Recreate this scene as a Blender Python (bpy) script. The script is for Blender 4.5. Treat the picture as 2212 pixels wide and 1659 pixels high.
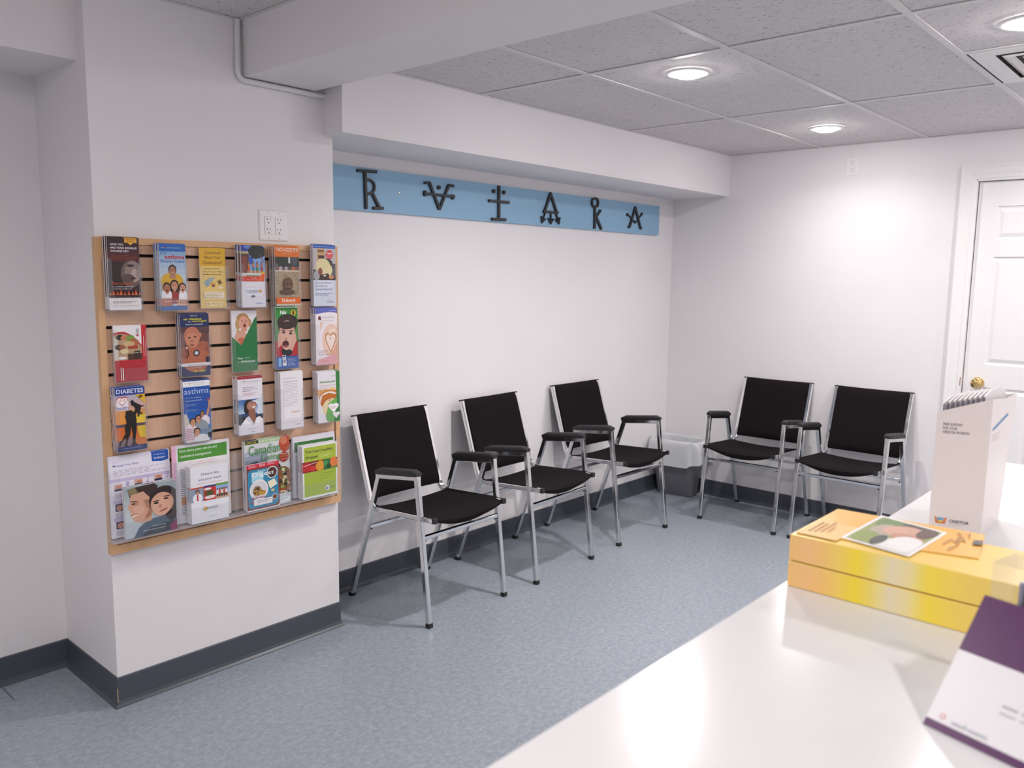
import bpy, bmesh, math, random
from mathutils import Vector, Matrix
random.seed(7)
for o in list(bpy.data.objects): bpy.data.objects.remove(o)
COL = bpy.context.scene.collection
PI = math.pi

# ------------------------------------------------------------------ camera
YAW, PITCH, ROLL = map(math.radians, (41.9786, -7.5237, 0.7626))
cam_d = bpy.data.cameras.new('camera'); cam = bpy.data.objects.new('camera', cam_d); COL.objects.link(cam)
fw = Vector((math.cos(PITCH)*math.cos(YAW), math.cos(PITCH)*math.sin(YAW), math.sin(PITCH)))
rt = Vector((math.sin(YAW), -math.cos(YAW), 0)); up = rt.cross(fw)
rt2 = rt*math.cos(ROLL)+up*math.sin(ROLL); up2 = -rt*math.sin(ROLL)+up*math.cos(ROLL)
M = Matrix((rt2, up2, -fw)).transposed().to_4x4(); M.translation = Vector((-5.2796, -3.2013, 1.5556))
cam.matrix_world = M
cam_d.sensor_width = 36; cam_d.lens = 1775.78/2212*36
cam_d.clip_start = .05
cam_d.dof.use_dof = True; cam_d.dof.focus_distance = 3.2; cam_d.dof.aperture_fstop = 4.2
bpy.context.scene.camera = cam

# ------------------------------------------------------------------ world, lamps' light and exposure
sc = bpy.context.scene
sc.view_settings.view_transform = 'Standard'; sc.view_settings.look = 'None'
sc.view_settings.gamma = 1; sc.view_settings.use_curve_mapping = False
sc.view_settings.exposure = 0.0
sc.cycles.transparent_max_bounces = 48
w = bpy.data.worlds.new('world'); sc.world = w; w.use_nodes = True
w.node_tree.nodes['Background'].inputs[0].default_value = (.9, .92, 1, 1)
w.node_tree.nodes['Background'].inputs[1].default_value = .05
ZC, ZC2, ZB, ZS = 2.382, 2.476, 2.276, 2.112
LAMP_POWER = 11
LAMP_COLOR = (1, .935, .905)
LAMPS = [(-2.22, -1.39, ZC, 1.7), (-.66, -1.347, ZC, .48), (-2.13, -2.575, ZC, .65), (-.64, -2.60, ZC, .5),
         (-4.85, -1.75, ZC2, .45), (-6.3, -1.39, ZC2, .9), (-6.3, -2.60, ZC2, .9),
         (-2.13, -3.95, ZC, .9), (-4.45, -4.05, ZC2, .9), (-.64, -3.95, ZC, .7)]  # lamps outside the view are added to raise the ambient light

# ------------------------------------------------------------------ helpers
def tag(o, label=None, cat=None, group=None, kind=None):
    for k, v in (('label', label), ('category', cat), ('group', group), ('kind', kind)):
        if v: o[k] = v
    return o
def thing(name, label, cat, loc=(0, 0, 0), rotz=0, group=None):
    o = bpy.data.objects.new(name, None); COL.objects.link(o); o.empty_display_size = .05
    o.location = loc; o.rotation_euler = (0, 0, rotz); return tag(o, label, cat, group)
def obj(name, bm, mats, parent=None, smooth=False):
    me = bpy.data.meshes.new(name); bm.normal_update(); bm.to_mesh(me); bm.free()
    for m in (mats if isinstance(mats, (list, tuple)) else [mats]): me.materials.append(m)
    if smooth:
        for p in me.polygons: p.use_smooth = True
    o = bpy.data.objects.new(name, me); COL.objects.link(o)
    if parent: o.parent = parent
    return o
def struct(name, bm, mats, parent=None, smooth=False):
    return tag(obj(name, bm, mats, parent, smooth), kind='structure')
def copy_tree(o, parent=None):
    c = o.copy(); COL.objects.link(c)
    if parent: c.parent = parent
    for ch in list(o.children): copy_tree(ch, c)
    return c
def box(bm, x0, x1, y0, y1, z0, z1, mi=0, bev=0):
    vs = [bm.verts.new(p) for p in ((x0,y0,z0),(x1,y0,z0),(x1,y1,z0),(x0,y1,z0),(x0,y0,z1),(x1,y0,z1),(x1,y1,z1),(x0,y1,z1))]
    fs = [bm.faces.new([vs[i] for i in f]) for f in ((0,3,2,1),(4,5,6,7),(0,1,5,4),(1,2,6,5),(2,3,7,6),(3,0,4,7))]
    for f in fs: f.material_index = mi
    if bev:
        es = {e for f in fs for e in f.edges}
        r = bmesh.ops.bevel(bm, geom=list(es), offset=bev, segments=2, profile=.5, affect='EDGES')
        for f in r['faces']: f.material_index = mi
    return vs
def prism(bm, pts, z0, z1, mi=0, frame=None):
    """polygon (a,b) list extruded from z0 to z1; frame maps (a,b,c)->Vector"""
    fr = frame or (lambda a, b, c: Vector((a, b, c)))
    A = [bm.verts.new(fr(a, b, z0)) for a, b in pts]; B = [bm.verts.new(fr(a, b, z1)) for a, b in pts]
    n = len(pts); fs = [bm.faces.new(list(reversed(A))), bm.faces.new(B)]
    for i in range(n): fs.append(bm.faces.new((A[i], A[(i+1) % n], B[(i+1) % n], B[i])))
    for f in fs: f.material_index = mi
    bmesh.ops.recalc_face_normals(bm, faces=fs)
    return fs
def sweep(bm, path, prof, side, cap=True, mi=0):
    """sweep closed profile [(a,b)] along a path lying in the plane whose normal is 'side'; a runs along side, b in plane"""
    path = [Vector(p) for p in path]; side = Vector(side).normalized(); rings = []
    n = len(path)
    for i, p in enumerate(path):
        d0 = (path[i]-path[i-1]).normalized() if i else None
        d1 = (path[i+1]-path[i]).normalized() if i < n-1 else None
        if d0 is None: d0 = d1
        if d1 is None: d1 = d0
        t = (d0+d1).normalized(); nrm = side.cross(t).normalized()
        k = 1/max(.3, math.cos(d0.angle(d1)/2))
        rings.append([bm.verts.new(p+side*a+nrm*b*k) for a, b in prof])
    m = len(prof); fs = []
    for r0, r1 in zip(rings, rings[1:]):
        for j in range(m): fs.append(bm.faces.new((r0[j], r0[(j+1) % m], r1[(j+1) % m], r1[j])))
    if cap:
        fs.append(bm.faces.new(list(reversed(rings[0])))); fs.append(bm.faces.new(rings[-1]))
    for f in fs: f.material_index = mi
    bmesh.ops.recalc_face_normals(bm, faces=fs)
def sq(h, c=.003):
    return [(h-c, h), (h, h-c), (h, -h+c), (h-c, -h), (-h+c, -h), (-h, -h+c), (-h, h-c), (-h+c, h)]
def circ(r, n=12): return [(r*math.cos(2*PI*i/n), r*math.sin(2*PI*i/n)) for i in range(n)]
def tube(bm, path, r, n=10, mi=0):
    path = [Vector(p) for p in path]; rings = []; prev = None
    for i, p in enumerate(path):
        t = (path[min(i+1, len(path)-1)]-path[max(i-1, 0)]).normalized()
        a = prev if prev is not None else Vector((0, 0, 1)) if abs(t.z) < .9 else Vector((1, 0, 0))
        b = t.cross(a).normalized(); a = b.cross(t).normalized(); prev = a
        rings.append([bm.verts.new(p+a*math.cos(2*PI*j/n)*r+b*math.sin(2*PI*j/n)*r) for j in range(n)])
    fs = []
    for r0, r1 in zip(rings, rings[1:]):
        for j in range(n): fs.append(bm.faces.new((r0[j], r0[(j+1) % n], r1[(j+1) % n], r1[j])))
    fs.append(bm.faces.new(list(reversed(rings[0])))); fs.append(bm.faces.new(rings[-1]))
    for f in fs: f.material_index = mi
    bmesh.ops.recalc_face_normals(bm, faces=fs)
def lathe(bm, prof, n=28, M4=None, mi=0, cap=True):
    M4 = M4 or Matrix(); rings = []
    for r, z in prof:
        rings.append([bm.verts.new(M4 @ Vector((r*math.cos(2*PI*j/n), r*math.sin(2*PI*j/n), z))) for j in range(n)])
    fs = []
    for r0, r1 in zip(rings, rings[1:]):
        for j in range(n): fs.append(bm.faces.new((r0[j], r0[(j+1) % n], r1[(j+1) % n], r1[j])))
    if cap: fs.append(bm.faces.new(list(reversed(rings[0])))); fs.append(bm.faces.new(rings[-1]))
    for f in fs: f.material_index = mi
    bmesh.ops.recalc_face_normals(bm, faces=fs)
def smooth_by_angle(o, deg=35):
    bm = bmesh.new(); bm.from_mesh(o.data)
    for f in bm.faces: f.smooth = True
    for e in bm.edges:
        if len(e.link_faces) == 2 and e.calc_face_angle(0) > math.radians(deg): e.smooth = False
    bm.to_mesh(o.data); bm.free(); return o

# ------------------------------------------------------------------ materials
def lin(c): return tuple((v/12.92 if v <= .04045 else ((v+.055)/1.055)**2.4) for v in c)
def hexc(h): return lin([int(h[i:i+2], 16)/255 for i in (0, 2, 4)])
def pmat(name, col, rough=.5, metal=0, **kw):
    m = bpy.data.materials.new(name); m.use_nodes = True; b = m.node_tree.nodes['Principled BSDF']
    b.inputs['Base Color'].default_value = (*(hexc(col) if isinstance(col, str) else col), 1)
    b.inputs['Roughness'].default_value = rough; b.inputs['Metallic'].default_value = metal
    for k, v in kw.items(): b.inputs[k].default_value = v
    return m
def N(m, t, **kw):
    n = m.node_tree.nodes.new(t)
    for k, v in kw.items():
        if k in n.inputs: n.inputs[k].default_value = v
        else: setattr(n, k, v)
    return n
def L(m, a, b): m.node_tree.links.new(a, b)
def ramp(m, fac, stops, interp='LINEAR'):
    r = N(m, 'ShaderNodeValToRGB'); r.color_ramp.interpolation = interp
    e = r.color_ramp.elements
    while len(e) < len(stops): e.new(.5)
    for i, (p, c) in enumerate(stops): e[i].position = p; e[i].color = (*c, 1) if len(c) == 3 else c
    L(m, fac, r.inputs[0]); return r
def coords(m, scale=(1, 1, 1), rot=(0, 0, 0)):
    g = N(m, 'ShaderNodeNewGeometry'); mp = N(m, 'ShaderNodeMapping'); mp.inputs['Scale'].default_value = scale; mp.inputs['Rotation'].default_value = rot
    L(m, g.outputs['Position'], mp.inputs['Vector']); return mp.outputs[0]
def bump(m, h, strength=.1, dist=.001):
    b = N(m, 'ShaderNodeBump'); b.inputs['Strength'].default_value = strength; b.inputs['Distance'].default_value = dist
    L(m, h, b.inputs['Height']); L(m, b.outputs[0], m.node_tree.nodes['Principled BSDF'].inputs['Normal'])

def wall_mat():
    m = pmat('painted_wall', (.77, .75, .765), .55)
    n = N(m, 'ShaderNodeTexNoise', Scale=260, Detail=3); L(m, coords(m), n.inputs['Vector']); bump(m, n.outputs['Fac'], .25, .0006)
    n2 = N(m, 'ShaderNodeTexNoise', Scale=1.3, Detail=4); L(m, coords(m), n2.inputs['Vector'])
    r = ramp(m, n2.outputs['Fac'], [(.35, (.755, .735, .75)), (.65, (.785, .765, .78))]); L(m, r.outputs[0], m.node_tree.nodes['Principled BSDF'].inputs['Base Color'])
    return m
WALL = wall_mat()
def tile_mat():
    m = pmat('ceiling_tile', (.6, .58, .58), .9); b = m.node_tree.nodes['Principled BSDF']
    c1 = coords(m, (165, 52, 1)); n1 = N(m, 'ShaderNodeTexNoise', Scale=1, Detail=2.5, Roughness=.62, Distortion=.9); L(m, c1, n1.inputs['Vector'])
    r1 = ramp(m, n1.outputs['Fac'], [(.615, (0, 0, 0)), (.665, (1, 1, 1))])
    c2 = coords(m, (210, 210, 1)); v = N(m, 'ShaderNodeTexVoronoi', Scale=1); L(m, c2, v.inputs['Vector'])
    r2 = ramp(m, v.outputs['Distance'], [(.10, (1, 1, 1)), (.17, (0, 0, 0))])
    n3 = N(m, 'ShaderNodeTexNoise', Scale=40, Detail=1); L(m, coords(m), n3.inputs['Vector']); r3 = ramp(m, n3.outputs['Fac'], [(.5, (0, 0, 0)), (.56, (1, 1, 1))])
    mu = N(m, 'ShaderNodeMath', operation='MULTIPLY'); L(m, r2.outputs[0], mu.inputs[0]); L(m, r3.outputs[0], mu.inputs[1])
    mx = N(m, 'ShaderNodeMath', operation='MAXIMUM'); L(m, r1.outputs[0], mx.inputs[0]); L(m, mu.outputs[0], mx.inputs[1])
    cr = ramp(m, mx.outputs[0], [(0, (.66, .635, .64)), (1, (.26, .25, .25))]); L(m, cr.outputs[0], b.inputs['Base Color'])
    inv = N(m, 'ShaderNodeMath', operation='SUBTRACT'); inv.inputs[0].default_value = 1; L(m, mx.outputs[0], inv.inputs[1]); bump(m, inv.outputs[0], .6, .002)
    return m
TILE = tile_mat()
TBAR = pmat('grid_bar_white', (.66, .64, .645), .45)
GAP = pmat('grid_shadow_gap', (.05, .045, .045), .9)
def floor_mat():
    m = pmat('vinyl_floor', (.3, .36, .42), .3); b = m.node_tree.nodes['Principled BSDF']
    n = N(m, 'ShaderNodeTexNoise', Scale=1, Detail=6, Roughness=.72); L(m, coords(m, (38, 55, 1)), n.inputs['Vector'])
    r = ramp(m, n.outputs['Fac'], [(.30, (.20, .235, .285)), (.5, (.26, .295, .345)), (.72, (.345, .375, .42))])
    def flecks(sc_, rot, lo, hi):
        v = N(m, 'ShaderNodeTexNoise', Scale=1, Detail=2, Roughness=.55, Distortion=.6); L(m, coords(m, sc_, rot), v.inputs['Vector'])
        return ramp(m, v.outputs['Fac'], [(lo, (0, 0, 0)), (hi, (1, 1, 1))]).outputs[0]
    f1 = flecks((210, 60, 1), (0, 0, .6), .64, .70); f2 = flecks((60, 230, 1), (0, 0, .3), .65, .70); f3 = flecks((150, 70, 1), (0, 0, -.7), .66, .72)
    col = r.outputs[0]
    for f, c, a in ((f1, (.56, .58, .56), .55), (f2, (.09, .14, .24), .6), (f3, (.40, .42, .37), .5)):
        mu = N(m, 'ShaderNodeMath', operation='MULTIPLY'); mu.inputs[1].default_value = a; L(m, f, mu.inputs[0])
        mx = N(m, 'ShaderNodeMix', data_type='RGBA'); L(m, mu.outputs[0], mx.inputs[0]); L(m, col, mx.inputs[6]); mx.inputs[7].default_value = (*c, 1); col = mx.outputs[2]
    # sheet seams: thin dark lines at three places across the room
    g = N(m, 'ShaderNodeNewGeometry'); sx = N(m, 'ShaderNodeSeparateXYZ'); L(m, g.outputs['Position'], sx.inputs[0])
    for x, ylim, dk in ((-.93, -.60, .13), (-2.215, -.62, .13), (-4.39, .01, .07)):
        s = N(m, 'ShaderNodeMath', operation='SUBTRACT'); L(m, sx.outputs[0], s.inputs[0]); s.inputs[1].default_value = x
        a = N(m, 'ShaderNodeMath', operation='ABSOLUTE'); L(m, s.outputs[0], a.inputs[0])
        rr = ramp(m, a.outputs[0], [(.0009, (1, 1, 1)), (.0022, (0, 0, 0))])
        gt = N(m, 'ShaderNodeMath', operation='GREATER_THAN'); L(m, sx.outputs[1], gt.inputs[0]); gt.inputs[1].default_value = ylim
        mm = N(m, 'ShaderNodeMath', operation='MULTIPLY'); L(m, rr.outputs[0], mm.inputs[0]); L(m, gt.outputs[0], mm.inputs[1])
        mx = N(m, 'ShaderNodeMix', data_type='RGBA'); L(m, mm.outputs[0], mx.inputs[0]); L(m, col, mx.inputs[6]); mx.inputs[7].default_value = (dk, dk*1.15, dk*1.4, 1); col = mx.outputs[2]
    L(m, col, b.inputs['Base Color'])
    n5 = N(m, 'ShaderNodeTexNoise', Scale=2.2, Detail=3); L(m, coords(m), n5.inputs['Vector'])
    rr = ramp(m, n5.outputs['Fac'], [(.35, (.30,)*3), (.65, (.42,)*3)]); L(m, rr.outputs[0], b.inputs['Roughness'])
    n6 = N(m, 'ShaderNodeTexNoise', Scale=90, Detail=2); L(m, coords(m), n6.inputs['Vector']); bump(m, n6.outputs['Fac'], .12, .0005)
    return m
FLOOR = floor_mat()
VINYL = pmat('grey_vinyl_base', (.060, .070, .088), .38)
GLUE = pmat('old_glue', (.35, .26, .13), .7)
def wood_mat(name, c0, c1, rough=.35):
    m = pmat(name, c0, rough); n = N(m, 'ShaderNodeTexNoise', Scale=1, Detail=5, Roughness=.6, Distortion=.4); L(m, coords(m, (9, 9, 2.2)), n.inputs['Vector'])
    n2 = N(m, 'ShaderNodeTexNoise', Scale=1, Detail=3); L(m, coords(m, (160, 30, 14)), n2.inputs['Vector'])
    ad = N(m, 'ShaderNodeMath', operation='MULTIPLY_ADD'); ad.inputs[1].default_value = .35; L(m, n2.outputs['Fac'], ad.inputs[0]); L(m, n.outputs['Fac'], ad.inputs[2])
    r = ramp(m, ad.outputs[0], [(.45, c0), (.9, c1)]); L(m, r.outputs[0], m.node_tree.nodes['Principled BSDF'].inputs['Base Color']); return m
SLAT = wood_mat('maple_laminate', (.60, .36, .235), (.74, .47, .32))
FRAMEW = wood_mat('maple_edge', (.62, .36, .18), (.74, .45, .24))
SLOT = pmat('slot_black', (.012, .011, .012), .8)
def chrome_mat():
    m = pmat('chrome', (.74, .74, .75), .14, 1.0); n = N(m, 'ShaderNodeTexNoise', Scale=30, Detail=3); L(m, coords(m), n.inputs['Vector'])
    r = ramp(m, n.outputs['Fac'], [(.4, (.11,)*3), (.7, (.2,)*3)]); L(m, r.outputs[0], m.node_tree.nodes['Principled BSDF'].inputs['Roughness']); return m
CHROME = chrome_mat()
def fabric_mat():
    m = pmat('black_fabric', (.008, .007, .008), .95); b = m.node_tree.nodes['Principled BSDF']
    b.inputs['Specular IOR Level'].default_value = .15
    n = N(m, 'ShaderNodeTexNoise', Scale=900, Detail=2); L(m, coords(m), n.inputs['Vector']); r = ramp(m, n.outputs['Fac'], [(.4, (.004, .003, .004)), (.7, (.017, .013, .014))]); L(m, r.outputs[0], b.inputs['Base Color'])
    bump(m, n.outputs['Fac'], .4, .0008); return m
FABRIC = fabric_mat()
PADM = pmat('arm_pad_vinyl', (.022, .021, .024), .6)
RUBBER = pmat('black_rubber', (.012, .012, .012), .5)
BLUE = pmat('sky_blue_paint', (.25, .44, .62), .5)
_n = N(BLUE, 'ShaderNodeTexNoise', Scale=120, Detail=2); L(BLUE, coords(BLUE), _n.inputs['Vector']); bump(BLUE, _n.outputs['Fac'], .2, .0005)
IRON = pmat('black_painted_metal', (.016, .015, .019), .42)
BRASS = pmat('brass', (.80, .56, .22), .16, 1.0)
DOORW = pmat('white_door_paint', (.80, .79, .80), .35)
TRIMW = pmat('white_trim_paint', (.80, .785, .79), .35)
PLATE = pmat('outlet_plastic', (.82, .80, .81), .3)
HOLE = pmat('socket_hole', (.02, .02, .02), .6)
COUNTER = pmat('counter_gloss_white', (.72, .715, .725), .2, 0, **{'Specular IOR Level': .28})
PANELW = pmat('counter_panel', (.72, .71, .71), .4)
BINM = pmat('bin_grey_plastic', (.145, .152, .17), .42)
def bag_mat():
    m = pmat('bin_liner', (.66, .68, .71), .35); b = m.node_tree.nodes['Principled BSDF']
    b.inputs['Alpha'].default_value = .86
    n = N(m, 'ShaderNodeTexNoise', Scale=22, Detail=3); L(m, coords(m), n.inputs['Vector']); bump(m, n.outputs['Fac'], .5, .006); return m
BAG = bag_mat()
def clear_mat(name='clear_acrylic', tint=(.97, .98, 1), lo=.05, hi=.6, dif=.0):
    m = bpy.data.materials.new(name); m.use_nodes = True; nt = m.node_tree; nt.nodes.remove(nt.nodes['Principled BSDF'])
    t = N(m, 'ShaderNodeBsdfTransparent'); t.inputs[0].default_value = (*tint, 1)
    g = N(m, 'ShaderNodeBsdfGlossy'); g.inputs['Roughness'].default_value = .06
    lw = N(m, 'ShaderNodeLayerWeight'); lw.inputs[0].default_value = .5
    pw = N(m, 'ShaderNodeMath', operation='POWER'); pw.inputs[1].default_value = 4; L(m, lw.outputs['Facing'], pw.inputs[0])
    ma = N(m, 'ShaderNodeMath', operation='MULTIPLY_ADD'); ma.inputs[1].default_value = .35; ma.inputs[2].default_value = .025; L(m, pw.outputs[0], ma.inputs[0])
    mx = N(m, 'ShaderNodeMixShader'); L(m, ma.outputs[0], mx.inputs[0]); L(m, t.outputs[0], mx.inputs[1]); L(m, g.outputs[0], mx.inputs[2])
    out = mx.outputs[0]
    if dif:
        d = N(m, 'ShaderNodeBsdfDiffuse'); d.inputs[0].default_value = (.85, .86, .9, 1)
        m2 = N(m, 'ShaderNodeMixShader'); m2.inputs[0].default_value = dif; L(m, out, m2.inputs[1]); L(m, d.outputs[0], m2.inputs[2]); out = m2.outputs[0]
    L(m, out, nt.nodes['Material Output'].inputs[0]); return m
ACRY = clear_mat(tint=(.985, .988, .99), dif=.02); ACRE = clear_mat('acrylic_edge', (.84, .86, .90), dif=.22)
STEEL = pmat('screw_steel', (.55, .5, .38), .3, 1.0)
CONDUIT = pmat('painted_conduit', (.70, .68, .69), .45)
VENTW = pmat('diffuser_white', (.74, .72, .72), .35)
DUCT = pmat('duct_dark', (.10, .095, .095), .7)
TRIMRING = pmat('lamp_trim', (.8, .8, .8), .3)
GLOW = bpy.data.materials.new('lamp_lens'); GLOW.use_nodes = True
_e = GLOW.node_tree.nodes['Principled BSDF']; _e.inputs['Emission Color'].default_value = (1, .945, .93, 1); _e.inputs['Emission Strength'].default_value = 165
_cc = {}
def pc(h, rough=.38):
    k = (h, rough)
    if k not in _cc: _cc[k] = pmat('ink_'+h.lower(), h, rough)
    return _cc[k]

# ------------------------------------------------------------------ the room
YR, YCOL, XA, XB = .164, -.305, -4.150, -3.188      # alcove wall, column face, column left and right
X0, Y0 = -7.4, -4.6                                 # far ends behind and beside the photographer
bm = bmesh.new(); box(bm, X0, .15, Y0-.15, YR+.15, -.12, 0); struct('floor', bm, FLOOR)
bm = bmesh.new(); box(bm, XB, .15, 0, .15, 0, ZC+.1); struct('wall_left', bm, WALL)
bm = bmesh.new(); box(bm, X0, XA, YR, YR+.15, 0, ZC2+.1); struct('wall_alcove', bm, WALL)
bm = bmesh.new(); box(bm, XA, XB, YCOL, YR+.15, 0, ZC2+.1); struct('wall_column', bm, WALL)
DY0, DY1, DZ = -1.969, -2.79, 2.117                 # door opening
bm = bmesh.new(); box(bm, 0, .15, DY0, 0, 0, ZC+.1); box(bm, 0, .15, Y0, DY1, 0, ZC+.1); box(bm, 0, .15, DY1, DY0, DZ, ZC+.1); box(bm, .06, .15, DY1, DY0, 0, DZ)
struct('wall_back', bm, WALL)
bm = bmesh.new(); box(bm, X0, .15, Y0-.15, Y0, 0, ZC2+.1); struct('wall_right', bm, WALL)
bm = bmesh.new(); box(bm, X0-.15, X0, Y0-.15, YR+.15, 0, ZC2+.1); struct('wall_front', bm, WALL)
BX0, BX1, XS, DS = -3.5906, -3.2825, -3.234, -.436
bm = bmesh.new(); prism(bm, [(XS, DS), (0, DS), (0, 0), (XB, 0), (XB, YCOL), (XS, YCOL)], ZS, ZC+.1); struct('trim_soffit', bm, WALL)
bm = bmesh.new(); box(bm, BX0, BX1, Y0, YCOL, ZB, ZC2+.1); struct('trim_beam', bm, WALL)
bm = bmesh.new(); box(bm, X0, XA, -.242, YR, 2.239, ZC2+.1); struct('trim_alcove_soffit', bm, WALL)
# ceiling: lay-in tiles on a white grid, one object
bm = bmesh.new()
YL = [-.436, -1.057, -1.685, -2.305, -2.93, -3.55, -4.17, Y0]; XL = [BX1, -2.452, -1.232, 0]
def tiles(XL, YL, z):
    box(bm, XL[0], XL[-1], YL[-1], YL[0], z+.012, z+.1, 2)
    holes = [(-1.842, -1.232, -2.93, -2.305)]
    for i in range(len(XL)-1):
        for j in range(len(YL)-1):
            x0, x1, y1, y0 = XL[i], XL[i+1], YL[j], YL[j+1]
            spans = [(x0, x1)]
            if z == ZC and i == 1 and j == 3: spans = [(-2.452, -1.842), None]
            for s in spans:
                if s: box(bm, s[0]+.011, s[1]-.011, y0+.011, y1-.011, z+.004, z+.013, 0)
    for y in YL: box(bm, XL[0], XL[-1], y-.0125, y+.0125, z-.001, z+.003, 1); box(bm, XL[0], XL[-1], y-.003, y+.003, z, z+.02, 1)
    for x in XL: box(bm, x-.0125, x+.0125, YL[-1], YL[0], z-.0005, z+.003, 1)
    if z == ZC: box(bm, -1.842-.0125, -1.842+.0125, -2.93, -2.305, z-.0005, z+.003, 1)
tiles(XL, YL, ZC)
struct('ceiling', bm, [TILE, TBAR, GAP])
bm = bmesh.new()
_ZC = ZC2
tiles([X0, -6.0, -4.78, BX0], [-.305, -.93, -1.55, -2.17, -2.79, -3.41, -4.03, Y0], ZC2)
box(bm, X0, XA, -.305, -.242, ZC2, ZC2+.1, 0)
struct('ceiling', bm, [TILE, TBAR, GAP])

# cove base
def cove(name, pts, glue=None):
    """pts: plan polyline walked with the wall on the left hand side"""
    bm = bmesh.new(); prof = [(0, 0), (.017, 0), (.016, .003), (.008, .010), (.0045, .022), (.004, .106), (.002, .110), (0, .110)]
    P = [Vector((x, y, 0)) for x, y in pts]; rings = []
    for i, p in enumerate(P):
        d0 = (P[i]-P[i-1]).normalized() if i else (P[1]-P[0]).normalized()
        d1 = (P[i+1]-P[i]).normalized() if i < len(P)-1 else d0
        n0 = Vector((d0.y, -d0.x, 0)); n1 = Vector((d1.y, -d1.x, 0)); nn = (n0+n1); nn = nn/nn.dot(n0)
        rings.append([bm.verts.new(p+nn*a+Vector((0, 0, b))) for a, b in prof])
    m = len(prof)
    for r0, r1 in zip(rings, rings[1:]):
        for j in range(m): bm.faces.new((r0[j], r1[j], r1[(j+1) % m], r0[(j+1) % m]))
    bm.faces.new(rings[0]); bm.faces.new(list(reversed(rings[-1])))
    bmesh.ops.recalc_face_normals(bm, faces=bm.faces[:])
    if glue:
        for x, y in glue:
            box(bm, x-.0015, x+.0015, y-.0015, y+.0015, .004, .07, 1)
    return struct(name, bm, [VINYL, GLUE])
cove('baseboard_left', [(XB, 0), (0, 0)])
cove('baseboard_back', [(0, 0), (0, -1.889)])
cove('baseboard_column', [(XA, YR), (XA, YCOL), (XB, YCOL), (XB, 0)], glue=[(XA-.004, YCOL-.004)])
cove('baseboard_alcove', [(X0, YR), (XA, YR)])
cove('baseboard_right', [(0, Y0), (X0, Y0)])
# door, casing
bm = bmesh.new()
def casing(bm):
    prof = [(0, 0), (0, .012), (.010, .016), (.022, .014), (.040, .018), (.062, .020), (.074, .024), (.080, .022), (.082, 0)]
    # outline walked from left foot, up, across, down; offset outward a, thickness b toward the room
    P = [(DY0, 0), (DY0, DZ), (DY1, DZ), (DY1, 0)]
    offs = [(1, 0), (1, 1), (-1, 1), (-1, 0)]; rings = []
    for (y, z), (oy, oz) in zip(P, offs):
        rings.append([bm.verts.new((-b, y+oy*(a+.006), z+oz*(a+.006))) for a, b in prof])
    for r0, r1 in zip(rings, rings[1:]):
        for j in range(len(prof)-1): bm.faces.new((r0[j], r1[j], r1[j+1], r0[j+1]))
    bmesh.ops.recalc_face_normals(bm, faces=bm.faces[:])
casing(bm)
box(bm, -.012, .06, DY0-.001, DY0+.007, 0, DZ); box(bm, -.012, .06, DY1-.007, DY1+.001, 0, DZ); box(bm, -.012, .06, DY1, DY0, DZ-.001, DZ+.007)
struct('trim_1', bm, TRIMW)
door = tag(bpy.data.objects.new('door_1', None), kind='structure'); COL.objects.link(door); door.location = (.012, (DY0+DY1)/2, 0)
bm = bmesh.new()
yy0, yy1 = -(DY0-DY1)/2+.004, (DY0-DY1)/2-.004
def door_leaf(bm):
    # front face grid with recessed raised panels, in local coords: y from yy0..yy1, front at x=0
    Wd = yy1-yy0
    cols = [(yy1-.100-.245, yy1-.100), (yy0+.100, yy0+.100+.245)]
    rows = [(1.790, 1.975), (1.085, 1.695), (.20, .955)]
    ys = sorted({yy0, yy1, *[v for c in cols for v in c]}); zs = sorted({.008, DZ-.004, *[v for r in rows for v in r]})
    def isp(y0, y1, z0, z1):
        return any(abs(y0-c[0]) < 1e-6 and abs(y1-c[1]) < 1e-6 for c in cols) and any(abs(z0-r[0]) < 1e-6 and abs(z1-r[1]) < 1e-6 for r in rows)
    for y0, y1 in zip(ys, ys[1:]):
        for z0, z1 in zip(zs, zs[1:]):
            if isp(y0, y1, z0, z1):
                lv = [(0, 0), (.006, .007), (.014, .008), (.034, .001), (.036, .0008)]
                R = [[(d, y0+i, z0+i), (d, y1-i, z0+i), (d, y1-i, z1-i), (d, y0+i, z1-i)] for i, d in lv]
                V = [[bm.verts.new(p) for p in r] for r in R]
                for a, b in zip(V, V[1:]):
                    for k in range(4): bm.faces.new((a[k], a[(k+1) % 4], b[(k+1) % 4], b[k]))
                bm.faces.new(V[-1])
            else: bm.faces.new([bm.verts.new((0, a, b)) for a, b in ((y0, z0), (y1, z0), (y1, z1), (y0, z1))])
    bmesh.ops.remove_doubles(bm, verts=bm.verts[:], dist=1e-5)
    bmesh.ops.recalc_face_normals(bm, faces=bm.faces[:])
    if bm.faces[0].normal.x > 0:
        for f in bm.faces: f.normal_flip()
    box(bm, .010, .038, yy0, yy1, .008, DZ-.004)
    for (a0, a1, b0, b1) in ((yy0, yy0+.001, .008, DZ-.004), (yy1-.001, yy1, .008, DZ-.004)): box(bm, 0, .011, a0, a1, b0, b1)
door_leaf(bm); obj('door_panel', bm, DOORW, door)
bm = bmesh.new(); KM = Matrix.Translation((0, yy1-.079, .978)) @ Matrix.Rotation(-PI/2, 4, 'Y')
lathe(bm, [(.030, -.001), (.033, .003), (.031, .006), (.016, .009), (.011, .014), (.0115, .026), (.018, .031), (.0265, .040), (.0285, .049), (.026, .058), (.017, .064), (.009, .0655), (.0088, .0665), (.0005, .0665)], 32, KM)
smooth_by_angle(obj('door_knob', bm, BRASS, door))
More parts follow.
